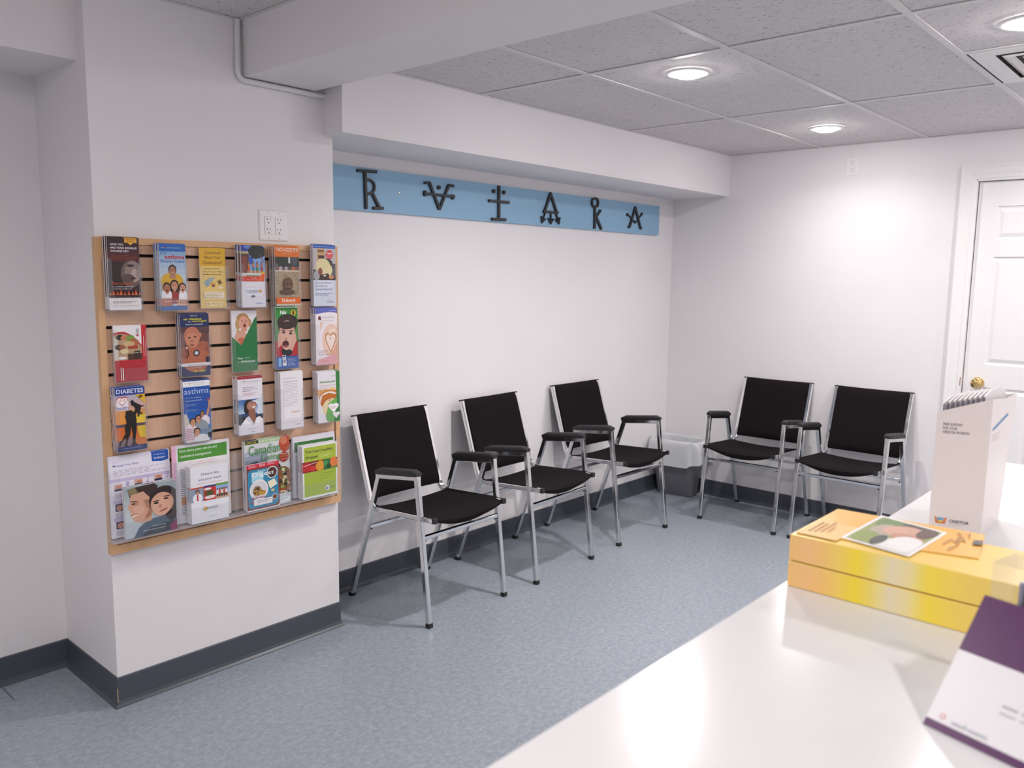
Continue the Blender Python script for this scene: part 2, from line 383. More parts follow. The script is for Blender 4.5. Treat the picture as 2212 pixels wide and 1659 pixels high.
bm = bmesh.new(); box(bm, -.0245, -.005, DY0+.003-(DY0+DY1)/2, DY0+.009-(DY0+DY1)/2, .955, 1.005); obj('strike_plate', bm, pmat('copper_brass', (.5, .27, .13), .3, 1.0), door)

# ------------------------------------------------------------------ lamps
proto = None; lamp_lights = []
for i, (x, y, z, k) in enumerate(LAMPS):
    lab = {0: 'lit round recessed ceiling lamp nearest the grey beam, over the three chairs',
           1: 'lit round recessed ceiling lamp farthest back, close to the end wall above the wall socket',
           2: 'lit round recessed ceiling lamp beside the air vent at the right edge'}.get(i, 'unseen recessed ceiling lamp added out of view for room light')
    if proto is None:
        t = proto = thing('ceiling_lamp', lab, 'ceiling lamp', (x, y, z), 0, 'round recessed ceiling lamps')
        bm = bmesh.new(); lathe(bm, [(.066, -.001), (.070, -.0055), (.082, -.006), (.092, -.003), (.093, .0005), (.066, .0005)], 40, cap=False); smooth_by_angle(obj('trim_ring', bm, TRIMRING, t))
        bm = bmesh.new(); lathe(bm, [(.066, -.001), (.064, -.006), (.055, -.012), (.038, -.018), (.018, -.021), (.002, -.0215)], 36); smooth_by_angle(obj('lamp_lens', bm, GLOW, t))
    else:
        t = copy_tree(proto); t.location = (x, y, z); t['label'] = lab
        if i > 2: t['group'] = 'unseen lamps added for room light'  # out-of-view lamps, put in only for general room light
    ld = bpy.data.lights.new('lamp_light', 'AREA'); ld.shape = 'DISK'; ld.size = .10; ld.spread = math.radians(150); ld.energy = LAMP_POWER*k; ld.color = LAMP_COLOR
    lo = bpy.data.objects.new('lamp_light', ld); COL.objects.link(lo); lamp_lights.append((lo, t))
for lo, t in lamp_lights: lo.parent = t; lo.location = (0, 0, -.024)

# ------------------------------------------------------------------ air vent
t = thing('air_vent', 'white square ceiling air vent with nested louvres beside the lamp at right', 'vent', (-1.537, -2.6175, ZC))
bm = bmesh.new(); a = .292
for o_, i_, z0, z1 in ((a, a-.042, -.002, -.006),):
    pass
def ring_sq(bm, ra, za, rb, zb, th=.0015):
    A = [(-1, -1), (1, -1), (1, 1), (-1, 1)]
    V = [[bm.verts.new((sx*r, sy*r, z)) for sx, sy in A] for r, z in ((ra, za), (rb, zb), (rb, zb+th), (ra, za+th))]
    for p in range(4):
        q_ = (p+1) % 4
        for k in range(4): bm.faces.new((V[p][k], V[p][(k+1) % 4], V[q_][(k+1) % 4], V[q_][k]))
    bmesh.ops.recalc_face_normals(bm, faces=bm.faces[:])
ring_sq(bm, a, -.001, a-.028, -.004); ring_sq(bm, a-.028, -.004, a-.072, -.002); obj('vent_frame', bm, VENTW, t)
for r_ in (.200, .145, .092):
    bm = bmesh.new(); ring_sq(bm, r_, -.004, r_-.045, .028); ring_sq(bm, r_+.001, -.004, r_-.006, -.009); obj('louvre', bm, VENTW, t)
bm = bmesh.new(); box(bm, -.04, .04, -.04, .04, -.003, .002); obj('centre_plate', bm, VENTW, t)
bm = bmesh.new(); box(bm, -a+.02, a-.02, -a+.02, a-.02, .040, .044)
for s in (-1, 1):
    box(bm, s*(a-.066)-.001, s*(a-.066)+.001, -a+.06, a-.06, 0, .04); box(bm, -a+.06, a-.06, s*(a-.066)-.001, s*(a-.066)+.001, 0, .04)
obj('duct', bm, DUCT, t)

# ------------------------------------------------------------------ conduit on the column
bm = bmesh.new()
def cur(pts, n=5):
    out = []
    for i, p in enumerate(pts):
        p = Vector(p)
        if 0 < i < len(pts)-1:
            a = (Vector(pts[i-1])-p); b = (Vector(pts[i+1])-p); r = min(.035, a.length/2.2, b.length/2.2); A = p+a.normalized()*r; B_ = p+b.normalized()*r
            for k in range(n+1):
                s = k/n; out.append(A*(1-s)**2+p*2*s*(1-s)+B_*s*s)
        else: out.append(p)
    return out
yk = YCOL-.012
tube(bm, cur([(-3.611, yk, ZC2), (-3.6135, yk, 2.40), (-3.6155, yk, 2.262), (-3.44, yk, 2.263), (-3.262, yk, 2.262), (-3.205, yk-.002, 2.268), (-3.192, yk+.004, 2.275)]), .0105, 12)
t_c = smooth_by_angle(obj('cable_conduit', bm, CONDUIT)); tag(t_c, 'thin white painted cable pipe running down and along under the grey beam', 'pipe')

# ------------------------------------------------------------------ outlets
def outlet(bm, cx, cz, fr, mi_hole=1):
    """one decora duplex face, fr(a,b,c): a across, b up, c out"""
    prism(bm, [(cx-.0165, cz-.033), (cx+.0165, cz-.033), (cx+.0165, cz+.033), (cx-.0165, cz+.033)], .0052, .0068, 0, fr)
    prism(bm, [(cx-.0172, cz-.0338), (cx+.0172, cz-.0338), (cx+.0172, cz+.0338), (cx-.0172, cz+.0338)], .005, .0056, 2, fr)
    for dz in (-.019, .019):
        for dx, h in ((-.0065, .0075), (.0065, .0062)):
            prism(bm, [(cx+dx-.0011, cz+dz+.002-h/2+.003), (cx+dx+.0011, cz+dz+.002-h/2+.003), (cx+dx+.0011, cz+dz+.002+h/2+.003), (cx+dx-.0011, cz+dz+.002+h/2+.003)], .0066, .0070, 1, fr)
        prism(bm, [(cx+.0026*math.cos(q_*PI/5), cz+dz-.0075+.0026*math.sin(q_*PI/5)) for q_ in range(10)], .0066, .0070, 1, fr)
def plate(name, label, w, h, fr, cxs):
    t = thing(name, label, 'wall socket')
    bm = bmesh.new(); P0 = [(-w/2, -h/2), (w/2, -h/2), (w/2, h/2), (-w/2, h/2)]; P1 = [(a*(w-.008)/w, b*(h-.008)/h) for a, b in P0]
    A = [bm.verts.new(fr(a, b, 0)) for a, b in P0]; B_ = [bm.verts.new(fr(a, b, .0025)) for a, b in P0]; C_ = [bm.verts.new(fr(a, b, .0052)) for a, b in P1]
    for U_, V_ in ((A, B_), (B_, C_)):
        for k in range(4): bm.faces.new((U_[k], U_[(k+1) % 4], V_[(k+1) % 4], V_[k]))
    bm.faces.new(C_); bm.faces.new(list(reversed(A))); bmesh.ops.recalc_face_normals(bm, faces=bm.faces[:])
    obj('cover_plate', bm, PLATE, t)
    for cx in cxs:
        bm = bmesh.new(); outlet(bm, cx, 0, fr); obj('receptacle', bm, [PLATE, HOLE, pmat('plate_gap', (.30, .28, .29), .8)], t)
        for s in (-1, 1):
            bm = bmesh.new(); prism(bm, [(cx+.003*math.cos(k*PI/5), s*.0485+.003*math.sin(k*PI/5)) for k in range(10)], .005, .006, 0, fr); obj('screw', bm, pmat('plate_screw', (.6, .59, .6), .4), t)
    return t
plate('wall_socket', 'white double wall socket plate on the column above the leaflet board', .126, .117, lambda a, b, c: Vector((-3.475+a, YCOL-c, 1.736+b)), (-.023, .023))
plate('wall_socket', 'white single wall socket plate high on the end wall near the ceiling', .074, .117, lambda a, b, c: Vector((-c, -1.259-a, 2.253+b)), (0,))

# ------------------------------------------------------------------ blue sign
t = thing('wall_sign', 'long sky blue board with six black metal letter symbols under the ceiling box', 'sign', (0, 0, 0))
bm = bmesh.new(); SX0, SX1, SZ0, SZ1 = -3.16, -.2104, 1.8492, 2.0502
prism(bm, [(SX0, SZ0), (SX1-.018, SZ0), (SX1-.006, SZ0+.005), (SX1, SZ0+.018), (SX1, SZ1), (SX0, SZ1)], .0, .016, 0, lambda a, b, c: Vector((a, -c, b)))
obj('board', bm, BLUE, t)
GL = [
  ([([(-2.847, 2.032), (-2.733, 2.037)], 0.0138), ([(-2.802, 2.031), (-2.796, 1.859)], 0.015), ([(-2.795, 1.996), (-2.772, 1.995), (-2.752, 1.986), (-2.745, 1.967), (-2.75, 1.947), (-2.766, 1.935), (-2.788, 1.929)], 0.0111), ([(-2.758, 1.934), (-2.718, 1.871)], 0.0144), ([(-2.756, 1.866), (-2.695, 1.869)], 0.0129)], []),
  ([([(-2.428, 2.013), (-2.39, 2.018)], 0.0127), ([(-2.394, 2.018), (-2.324, 1.889)], 0.0154), ([(-2.324, 1.889), (-2.259, 2.015)], 0.0147), ([(-2.262, 2.015), (-2.224, 2.015)], 0.0131), ([(-2.433, 1.961), (-2.218, 1.961)], 0.0121), ([(-2.423, 1.975), (-2.423, 1.948)], 0.0153), ([(-2.23, 1.971), (-2.23, 1.946)], 0.0158)], [(-2.327, 1.998, 0.0103)]),
  ([([(-1.875, 2.047), (-1.874, 1.864)], 0.0177), ([(-1.958, 1.96), (-1.792, 1.962)], 0.0139), ([(-1.933, 1.862), (-1.817, 1.865)], 0.0149)], [(-1.917, 2.014, 0.0106), (-1.834, 2.014, 0.0107)]),
  ([([(-1.426, 2.04), (-1.479, 1.93)], 0.0169), ([(-1.426, 2.04), (-1.365, 1.935)], 0.017), ([(-1.491, 1.932), (-1.352, 1.934)], 0.014), ([(-1.475, 1.923), (-1.5, 1.868)], 0.0059), ([(-1.508, 1.904), (-1.5, 1.868), (-1.469, 1.891)], 0.0059), ([(-1.422, 1.924), (-1.42, 1.866)], 0.006), ([(-1.445, 1.896), (-1.42, 1.866), (-1.398, 1.895)], 0.006), ([(-1.371, 1.925), (-1.343, 1.87)], 0.0061), ([(-1.336, 1.907), (-1.343, 1.87), (-1.377, 1.892)], 0.0061)], [(-1.426, 2.04, 0.0085)]),
  ([([(-0.982, 2.048), (-0.955, 2.043), (-0.947, 2.023), (-0.953, 2.002), (-0.979, 1.991), (-1.006, 1.998), (-1.015, 2.02), (-1.008, 2.04), (-0.982, 2.048)], 0.0133), ([(-0.982, 1.989), (-0.979, 1.857)], 0.017), ([(-0.967, 1.932), (-0.924, 1.974)], 0.016), ([(-0.967, 1.932), (-0.91, 1.862)], 0.0172)], [(-0.924, 1.974, 0.008), (-.91, 1.862, .0086)]),
  ([([(-0.525, 2.02), (-0.587, 1.888)], 0.0169), ([(-0.525, 2.02), (-0.455, 1.888)], 0.0171), ([(-0.612, 1.97), (-0.55, 1.936)], 0.0073), ([(-0.444, 1.983), (-0.493, 1.942)], 0.0074), ([(-0.555, 1.94), (-0.54, 1.927), (-0.504, 1.929), (-0.487, 1.947)], 0.0068)], [(-0.614, 1.968, 0.0101), (-0.444, 1.983, 0.0097), (-0.522, 1.924, 0.0096), (-0.592, 1.89, 0.0101), (-0.45, 1.889, 0.0103), (-0.525, 2.02, 0.0085)]),
]
for strokes, dots in GL:
    bm = bmesh.new(); d = .0
    for pts, wd in strokes:
        d += .0003
        P = [Vector((x, -.016-.006-d, z)) for x, z in pts]
        sweep(bm, P, [(.006, wd/2-.0015), (.0075-.003, wd/2), (-.006, wd/2), (-.006, -wd/2), (.0045, -wd/2), (.006, -wd/2+.0015)], (0, -1, 0))
    for x, z, r in dots:
        lathe(bm, [(r, 0), (r, .011), (r*.85, .0125), (r*.4, .0132)], 18, Matrix.Translation((x, -.0158, z)) @ Matrix.Rotation(PI/2, 4, 'X'))
    obj('letter', bm, IRON, t)
for x, z in ((-2.5856, 1.951), (-.773, 1.9564)):
    bm = bmesh.new(); lathe(bm, [(.0052, 0), (.0048, .0018), (.002, .0024)], 14, Matrix.Translation((x, -.0158, z)) @ Matrix.Rotation(PI/2, 4, 'X')); obj('screw', bm, STEEL, t)

# ------------------------------------------------------------------ chairs
def make_chair():
    t = thing('waiting_chair', 'x', 'chair')
    XL_, FY, FZ, RY, RZ = .249, -.195, .666, .062, .632
    for s in (-1, 1):
        x = s*XL_
        for nm, top, foot in (('front', (x, FY, FZ), (x, -.272, .014)), ('rear', (x, RY, RZ), (x, .272, .014))):
            bm = bmesh.new(); d = (Vector(top)-Vector(foot)).normalized()
            sweep(bm, [Vector(foot), Vector(top)], sq(.0118), (1, 0, 0)); lg = obj('leg', bm, CHROME, t)
            bm = bmesh.new(); F = Vector(foot); sweep(bm, [F-d*(.014/d.z), F+d*.006], sq(.0128, .002), (1, 0, 0)); obj('foot_cap', bm, RUBBER, lg)
        bm = bmesh.new(); sweep(bm, [(x, FY-.0105, FZ), (x, RY+.0115, RZ)], sq(.0117), (1, 0, 0)); obj('arm_rail', bm, CHROME, t)
        # pad
        bm = bmesh.new(); n = 9
        A = Vector((x, FY-.012, FZ+.0118)); B_ = Vector((x, RY+.014, RZ+.0118)); rings = []
        for i in range(n+1):
            f = i/n; e = 1-abs(2*f-1); k = min(1, e*7)**.5 if e < 1/7 else 1; k = .55+.45*k
            c = A.lerp(B_, f); pr = [(-.018, -.003), (-.0205, .004), (-.0205, .018*k+.002), (-.015, .0255*k), (0, .0275*k), (.015, .0255*k), (.0205, .018*k+.002), (.0205, .004), (.018, -.003)]
            rings.append([bm.verts.new(c+Vector((a*k**.3, 0, b))) for a, b in pr])
        m = len(rings[0])
        for r0, r1 in zip(rings, rings[1:]):
            for j in range(m): bm.faces.new((r0[j], r0[(j+1) % m], r1[(j+1) % m], r1[j]))
        bm.faces.new(rings[0]); bm.faces.new(rings[-1]); bmesh.ops.recalc_face_normals(bm, faces=bm.faces[:])
        smooth_by_angle(obj('arm_pad', bm, PADM, t), 50)
        # seat and back rail
        xr = s*.2255; pts = [(xr, -.278, .4835), (xr, .092, .463)]
        c0, c1, p = Vector((xr, .092, .463)), Vector((xr, .166, .530)), Vector((xr, .150, .4605))
        for k in range(1, 9):
            f = k/8; pts.append(c0*(1-f)**2+p*2*f*(1-f)+c1*f*f)
        pts.append((xr, .2745, .882))
        bm = bmesh.new(); sweep(bm, pts, sq(.0112), (1, 0, 0)); rl = smooth_by_angle(obj('side_rail', bm, CHROME, t), 30)
        bm = bmesh.new(); sweep(bm, [(xr, -.290, .4842), (xr, -.277, .4835)], sq(.0122), (1, 0, 0)); obj('end_cap', bm, RUBBER, rl)
        bm = bmesh.new(); sweep(bm, [(xr, .2738, .880), (xr, .2755, .887)], sq(.0122), (1, 0, 0)); obj('end_cap', bm, RUBBER, rl)
    for y, z in ((-.2255, .398), (.148, .372)):
        bm = bmesh.new(); sweep(bm, [(-.238, y, z), (.238, y, z)], sq(.009, .002), (0, 0, 1)); ss = obj('stretcher', bm, CHROME, t)
        for s in (-1, 1):
            bm = bmesh.new(); lathe(bm, [(.005, 0), (.005, .007), (.003, .009)], 10, Matrix.Translation((s*.228, y, z-.0085)) @ Matrix.Rotation(PI, 4, 'X')); obj('bolt', bm, RUBBER, ss)
    def pad(name, fn, nu, nv):
        """closed lens: fn(u in -1..1, v in 0..1, side) -> point"""
        bm = bmesh.new(); T_ = [[bm.verts.new(fn(-1+2*i/nu, j/nv, 1)) for j in range(nv+1)] for i in range(nu+1)]
        B2 = [[bm.verts.new(fn(-1+2*i/nu, j/nv, 0)) for j in range(nv+1)] for i in range(nu+1)]
        for i in range(nu):
            for j in range(nv):
                bm.faces.new((T_[i][j], T_[i+1][j], T_[i+1][j+1], T_[i][j+1])); bm.faces.new((B2[i][j], B2[i][j+1], B2[i+1][j+1], B2[i+1][j]))
        for i in range(nu):
            bm.faces.new((T_[i][0], B2[i][0], B2[i+1][0], T_[i+1][0])); bm.faces.new((T_[i][nv], T_[i+1][nv], B2[i+1][nv], B2[i][nv]))
        for j in range(nv):
            bm.faces.new((T_[0][j], T_[0][j+1], B2[0][j+1], B2[0][j])); bm.faces.new((T_[nu][j], B2[nu][j], B2[nu][j+1], T_[nu][j+1]))
        bmesh.ops.recalc_face_normals(bm, faces=bm.faces[:])
        return smooth_by_angle(obj(name, bm, FABRIC, t), 60)
    def seat(u, v, s):
        y = -.283+.388*v; x = u*.232
        sag = -.020*(1-u*u)*(1-.25*v); base = .4985-.022*v-(.012*max(0, 1-v*7)**2)
        edge = min(1, min(v, 1-v)*9)**.5; th = .050*(1-.74*abs(u)**2.2)*(.35+.65*edge)
        y += (.010*(1-u*u))*(-1 if v < .5 else 1)*(1-min(1, min(v, 1-v)*4))
        return Vector((x, y, base+sag+(0 if s else -th)))
    pad('seat', seat, 18, 16)
    def back(u, v, s):
        z = .500+.388*v; yb = .160+(z-.505)*.311; x = u*.2145
        bow = .014*(1-u*u); edge = min(1, min(v, 1-v)*12)**.5; th = .030*(1-.45*abs(u)**3)*(.35+.65*edge)
        z += -.004*(1-u*u)*(1 if v > .5 else 0)
        return Vector((x, yb+bow-.010+(-th if s else 0)+.006, z))
    pad('backrest', back, 14, 18)
    return t
LAB = ['black fabric armchair nearest the leaflet board, in the row under the blue sign',
       'black fabric armchair in the middle of the row under the blue sign',
       'black fabric armchair beside the waste bin, last of the row under the blue sign',
       'black fabric armchair against the end wall, right next to the waste bin',
       'black fabric armchair against the end wall, nearest the door and counter']
SPOT = [(-2.6855, -.3358, .0161), (-1.9654, -.3333, .0458), (-1.1586, -.3049, -.010), (-.3049, -.8806, -PI/2+.0242), (-.292, -1.4865, -PI/2-.004)]
chair = make_chair()
for i, (x, y, a) in enumerate(SPOT):
    c = chair if i == 0 else copy_tree(chair)
    c.location = (x, y, 0); c.rotation_euler = (0, 0, a); c['label'] = LAB[i]; c['group'] = 'chrome framed waiting chairs'

# ------------------------------------------------------------------ waste bin with liner
def rrect(cx, cy, hx, hy, r, n=8):
    out = []
    for (sx, sy, a0) in ((1, 1, 0), (-1, 1, PI/2), (-1, -1, PI), (1, -1, 3*PI/2)):
        for k in range(n+1):
            a = a0+k/n*PI/2; out.append((cx+sx*(hx-r)+r*math.cos(a), cy+sy*(hy-r)+r*math.sin(a)))
    return out
def loft(bm, rings, cap0=True, cap1=False):
    V = [[bm.verts.new(p) for p in r] for r in rings]; n = len(V[0])
    for a, b in zip(V, V[1:]):
        for j in range(n): bm.faces.new((a[j], a[(j+1) % n], b[(j+1) % n], b[j]))
    if cap0: bm.faces.new(list(reversed(V[0])))
    if cap1: bm.faces.new(V[-1])
t = thing('waste_bin', 'grey plastic waste bin standing in the corner between the chairs', 'waste bin', (-.125, -.195, 0), math.radians(4))
bm = bmesh.new()
def br(z, d=0):
    f = z/.39; return [(x, y, z) for x, y in rrect(-.005*f, 0, .068+.040*f-d, .140+.032*f-d, .045+.01*f)]
loft(bm, [br(.0, .006), br(.008), br(.2), br(.375), br(.378, -.008), br(.39, -.009), br(.39, .002), br(.2, .003), br(.012, .004)], True, True)
smooth_by_angle(obj('bin_body', bm, BINM, t), 40)
bm = bmesh.new(); base = rrect(-.005, 0, .108, .172, .070, 18); rnd = random.Random(3)
ph = [rnd.uniform(0, 6.28) for _ in range(8)]
def liner_ring(k, zf, out, ruf):
    R = []
    for j, (x, y) in enumerate(base):
        a = math.atan2(y, x); wob = sum(math.sin((m_+3)*a*1.0+ph[m_])/(m_+2) for m_ in range(7))
        L_ = math.hypot(x, y); s = 1+(out+ruf*(wob+(.9 if k > 2 else 0)))/L_; fold = .0028*k*(1+math.sin(9*a+ph[1]+.5*k))+.0015*k*(1+math.sin(17*a+ph[2]-.7*k)); s += fold/L_*(1 if k > 2 else .3); R.append((x*s, y*s, zf(a, wob)+.004*math.sin(9*a+ph[3])))
    return R
hem = lambda a: .185+.08*abs(math.sin(a))**3+.022*math.sin(3*a+1)+.01*math.sin(7*a)
lip = lambda a, w_: .406+.010*abs(math.sin(a))+.006*math.cos(a)+.003*w_
rings = [liner_ring(0, lambda a, w_: .26, -.030, .004), liner_ring(1, lambda a, w_: .33, -.018, .005), liner_ring(2, lambda a, w_: lip(a, w_)-.003, -.012, .002),
         liner_ring(3, lambda a, w_: lip(a, w_), .006, .003), liner_ring(4, lambda a, w_: lip(a, w_)-.010, .017, .004), liner_ring(5, lambda a, w_: (lip(a, w_)-.01)*.75+hem(a)*.25, .017, .004), liner_ring(5.5, lambda a, w_: (lip(a, w_)-.01)*.4+hem(a)*.6, .012, .005),
         liner_ring(6, lambda a, w_: hem(a)+.006*w_, .014, .006)]
loft(bm, rings, True, False)
o = smooth_by_angle(obj('bin_liner', bm, BAG, t), 70)
sd = o.modifiers.new('sub', 'SUBSURF'); sd.levels = 1; sd.render_levels = 1

# ------------------------------------------------------------------ printed covers: flat shapes in thin layers
_txt = {}
def text_mesh(s, bold):
    k = (s, bold)
    if k in _txt: return _txt[k]
    c = bpy.data.curves.new('t', 'FONT'); c.body = s; c.size = 1; c.offset = bold; c.resolution_u = 3; c.space_line = .95
    o = bpy.data.objects.new('t', c); COL.objects.link(o); bpy.context.view_layer.update()
    me = o.to_mesh(); V = [tuple(v.co) for v in me.vertices]; F = [tuple(p.vertices) for p in me.polygons]; o.to_mesh_clear()
    bpy.data.objects.remove(o); bpy.data.curves.remove(c)
    xs = [v[0] for v in V]; ys = [v[1] for v in V]
    _txt[k] = (V, F, min(xs), max(xs), min(ys), max(ys)); return _txt[k]
class Art:
    """draws into bm on the plane O + u*U + v*V (v downward), layers raised along Nn"""
    def __init__(s, bm, O, U, V, Nn, mats):
        s.bm, s.O, s.U, s.V = bm, Vector(O), Vector(U), Vector(V); s.N = Vector(Nn).normalized(); s.k = 0; s.mats = mats; s.asp = s.U.length/s.V.length
    def mi(s, h):
        m = pc(h)
        if m not in s.mats: s.mats.append(m)
        return s.mats.index(m)
    def P(s, u, v): return s.O+s.U*u+s.V*v+s.N*(.00006*s.k+.00008)
    def poly(s, pts, h):
        s.k += 1; f = s.bm.faces.new([s.bm.verts.new(s.P(min(1, max(0, u)), min(1, max(0, v)))) for u, v in pts]); f.material_index = s.mi(h); f.normal_update()
        if f.normal.dot(s.N) < 0: f.normal_flip()
    def R(s, u0, v0, u1, v1, h): s.poly([(u0, v0), (u1, v0), (u1, v1), (u0, v1)], h)
    def E(s, cu, cv, ru, rv, h, a0=0, a1=2*PI, n=20, rot=0):
        p = []
        for i in range(n+(0 if a1-a0 >= 2*PI-.01 else 1)):
            a = a0+(a1-a0)*i/n; x, y = ru*math.cos(a), rv*math.sin(a); X = x*math.cos(rot)-y/s.asp*math.sin(rot)*1.0 if rot else x
            Y = (x*math.sin(rot)*s.asp+y*math.cos(rot)) if rot else y; p.append((cu+X, cv+Y))
        s.poly(p, h)
    def C(s, cu, cv, r, h, **k): s.E(cu, cv, r, r*s.asp, h, **k)
    def G(s, u0, v0, u1, v1, h0, h1, n=6):
        c0 = [int(h0[i:i+2], 16) for i in (0, 2, 4)]; c1 = [int(h1[i:i+2], 16) for i in (0, 2, 4)]
        for i in range(n):
            f = i/(n-1); c = ''.join('%02X' % round((a+(b-a)*f)/6)*1 if False else '%02X' % int(a+(b-a)*f) for a, b in zip(c0, c1))
            s.R(u0, v0+(v1-v0)*i/n, u1, v0+(v1-v0)*(i+1)/n, c)
    def T(s, txt, u0, v0, u1, v1, h, bold=0, shear=0):
        V, F, x0, x1, y0, y1 = text_mesh(txt, bold); s.k += 1; m = s.mi(h); vs = []
        for x, y, _ in V:
            fu = (x-x0)/(x1-x0); fv = 1-(y-y0)/(y1-y0); vs.append(s.bm.verts.new(s.P(u0+(u1-u0)*fu+shear*(1-fv), v0+(v1-v0)*fv)))
        for f in F:
            try: ff = s.bm.faces.new([vs[i] for i in f])
            except ValueError: continue
            ff.material_index = m; ff.normal_update()
            if ff.normal.dot(s.N) < 0: ff.normal_flip()
    def lines(s, u0, v0, u1, v1, n, h, fill=.35, seed=1):
        r = random.Random(seed); s.k += 1
        for i in range(n):
            a = v0+(v1-v0)*(i+.2)/n; b = a+(v1-v0)/n*fill; x = u0
            e = u1-(u1-u0)*r.choice((0, .05, .12, .3))
            while x < e-.01:
                w_ = r.uniform(.05, .12)*(u1-u0) if u1-u0 > .2 else (u1-u0)*.3; y = min(e, x+w_)
                s.k -= 1; s.poly([(x, a), (y, a), (y, b), (x, b)], h); x = y+(u1-u0)*.025
    def face(s, cu, cv, r, skin='D9A07E', hair='2A1A14', long=False, smile=True, tilt=0, dark='5A2E22'):
        a = s.asp
        s.E(cu, cv-.12*r*a, r*.92, r*a*1.12, hair)
        if long: s.E(cu-.55*r, cv+.5*r*a, r*.5, r*a*1.0, hair); s.E(cu+.55*r, cv+.5*r*a, r*.5, r*a*1.0, hair)
        s.R(cu-.28*r, cv+.5*r*a, cu+.28*r, cv+1.25*r*a, skin)
        s.E(cu, cv+.12*r*a, r*.72, r*a*.95, skin)
        for e in (-1, 1):
            s.E(cu+e*.28*r+tilt*r, cv-.02*r*a, r*.12, r*a*.06, '2B1B17'); s.E(cu+e*.28*r+tilt*r, cv-.17*r*a, r*.17, r*a*.035, hair)
        s.E(cu+tilt*1.3*r, cv+.24*r*a, r*.09, r*a*.11, dark if skin < 'B' else 'B9775A')
        if smile == 'open': s.E(cu+tilt*r, cv+.58*r*a, r*.24, r*a*.26, '3E1114'); s.E(cu+tilt*r, cv+.68*r*a, r*.15, r*a*.10, 'B8545A')
        else: s.E(cu+tilt*r, cv+.55*r*a, r*.28, r*a*.10, 'A8413F'); s.E(cu+tilt*r, cv+.53*r*a, r*.22, r*a*.055, 'F2EDEA')

W_ = 'F1EEF0'
def a_shingles(a):
    a.R(0, 0, 1, 1, W_); a.R(0, 0, 1, .83, '2B1216'); a.G(0, 0, 1, .33, '2A161C', '571A20', 5); a.R(0, .33, 1, .72, '2A1A1B')
    a.E(.72, .50, .33, .19, '6B5652'); a.E(.78, .47, .27, .15, '8E7A74'); a.E(.83, .52, .13, .09, 'B3A099'); a.E(.62, .56, .2, .06, '584542')
    a.E(.70, .385, .12, .018, '1E1413'); a.E(.78, .56, .10, .012, '3A1518'); a.E(.93, .50, .06, .05, '9C8982'); a.R(0, .33, .1, .83, '241416')
    a.R(.54, .005, .93, .07, 'E8A83A'); a.poly([(.64, .07), (.82, .07), (.73, .105)], 'E8A83A')
    a.T('HELP PROTECT', .57, .015, .90, .033, '4A2A10'); a.T('YOURSELF', .62, .042, .85, .060, '4A2A10')
    a.T('HAVE YOU', .09, .085, .50, .11, W_, .02); a.T('HAD YOUR SHINGLES', .09, .13, .92, .157, W_, .02); a.T('VACCINE YET?', .09, .175, .66, .202, W_, .02)
    a.T('Almost 1 in 3 Canadians', .12, .240, .65, .250, 'C96A3E'); a.T('or 3 people will develop shingles', .12, .262, .90, .275, 'E0703A'); a.T('in their lifetime', .12, .288, .88, .297, 'C96A3E')
    a.T('"Excruciating"', .07, .605, .76, .66, 'C2542B'); a.T('is a word that can be used', .10, .668, .76, .684, W_, .01); a.T('to describe shingles pain', .10, .70, .72, .716, W_, .01)
    for i, (x, h_) in enumerate(((.03, .06), (.13, .09), (.25, .07), (.36, .10), (.48, .06), (.6, .08), (.73, .07), (.83, .1), (.95, .06))):
        a.poly([(x-.07, .805), (x, .805-h_), (x+.07, .805)], 'B23A1C'); a.poly([(x-.035, .805), (x+.01, .805-h_*.6), (x+.04, .805)], 'F09A3E')
    a.R(0, .79, 1, .815, '3A1416')
    for i in range(12): a.poly([(i/12, .81), ((i+1)/12, .81), ((i+.5)/12, .81+.012+.01*(i % 3))], '3A1416')
    a.lines(.10, .872, .90, .91, 2, '8A8086'); a.T('Learn more at www.zostavax.ca', .10, .928, .90, .945, 'B8545A')
def a_diary(a):
    a.R(0, 0, 1, 1, 'AFC2D8'); a.G(0, .1, 1, .55, '8FAED0', 'C6D3E0', 5); a.R(0, 0, 1, .115, '1F62B5'); a.R(0, .94, 1, 1, '2066B4')
    a.T('THE      LUNG ASSOCIATION', .08, .053, .82, .068, 'D5E2F2'); a.E(.23, .06, .03, .012, 'C8373A')
    a.T('MY', .05, .125, .30, .165, '2C5FA0'); a.T('asthma', .21, .165, .96, .225, 'C22436', .02); a.T('Diary Card', .05, .24, .95, .295, '2C5FA0', .005)
    a.E(.45, .56, .43, .13, 'D8A92E'); a.R(.05, .56, .85, .70, 'D8A92E'); a.R(.36, .46, .60, .52, 'B8846A')
    a.face(.48, .395, .165, 'B07A5C', '2A1D1A')
    a.R(.35, .72, .72, .9, '9C3A34'); a.face(.53, .625, .17, 'C98F6E', '2B1913', True)
    a.E(.22, .78, .2, .12, 'EDEAEE'); a.R(.0, .82, .42, .94, 'B8745C'); a.face(.24, .665, .17, 'B47554', '2A1812', smile='open')
    a.E(.84, .80, .17, .11, 'F0EDF2'); a.R(.6, .84, 1, .94, 'C28870'); a.face(.83, .66, .15, 'CF9A7E', '33201A', smile='open')
    a.T('Keep track of your', .15, .855, .93, .875, W_); a.T('asthma', .46, .892, .95, .925, W_, .015); a.T('Bring your card to every visit', .05, .962, .93, .974, 'A9C6E8')
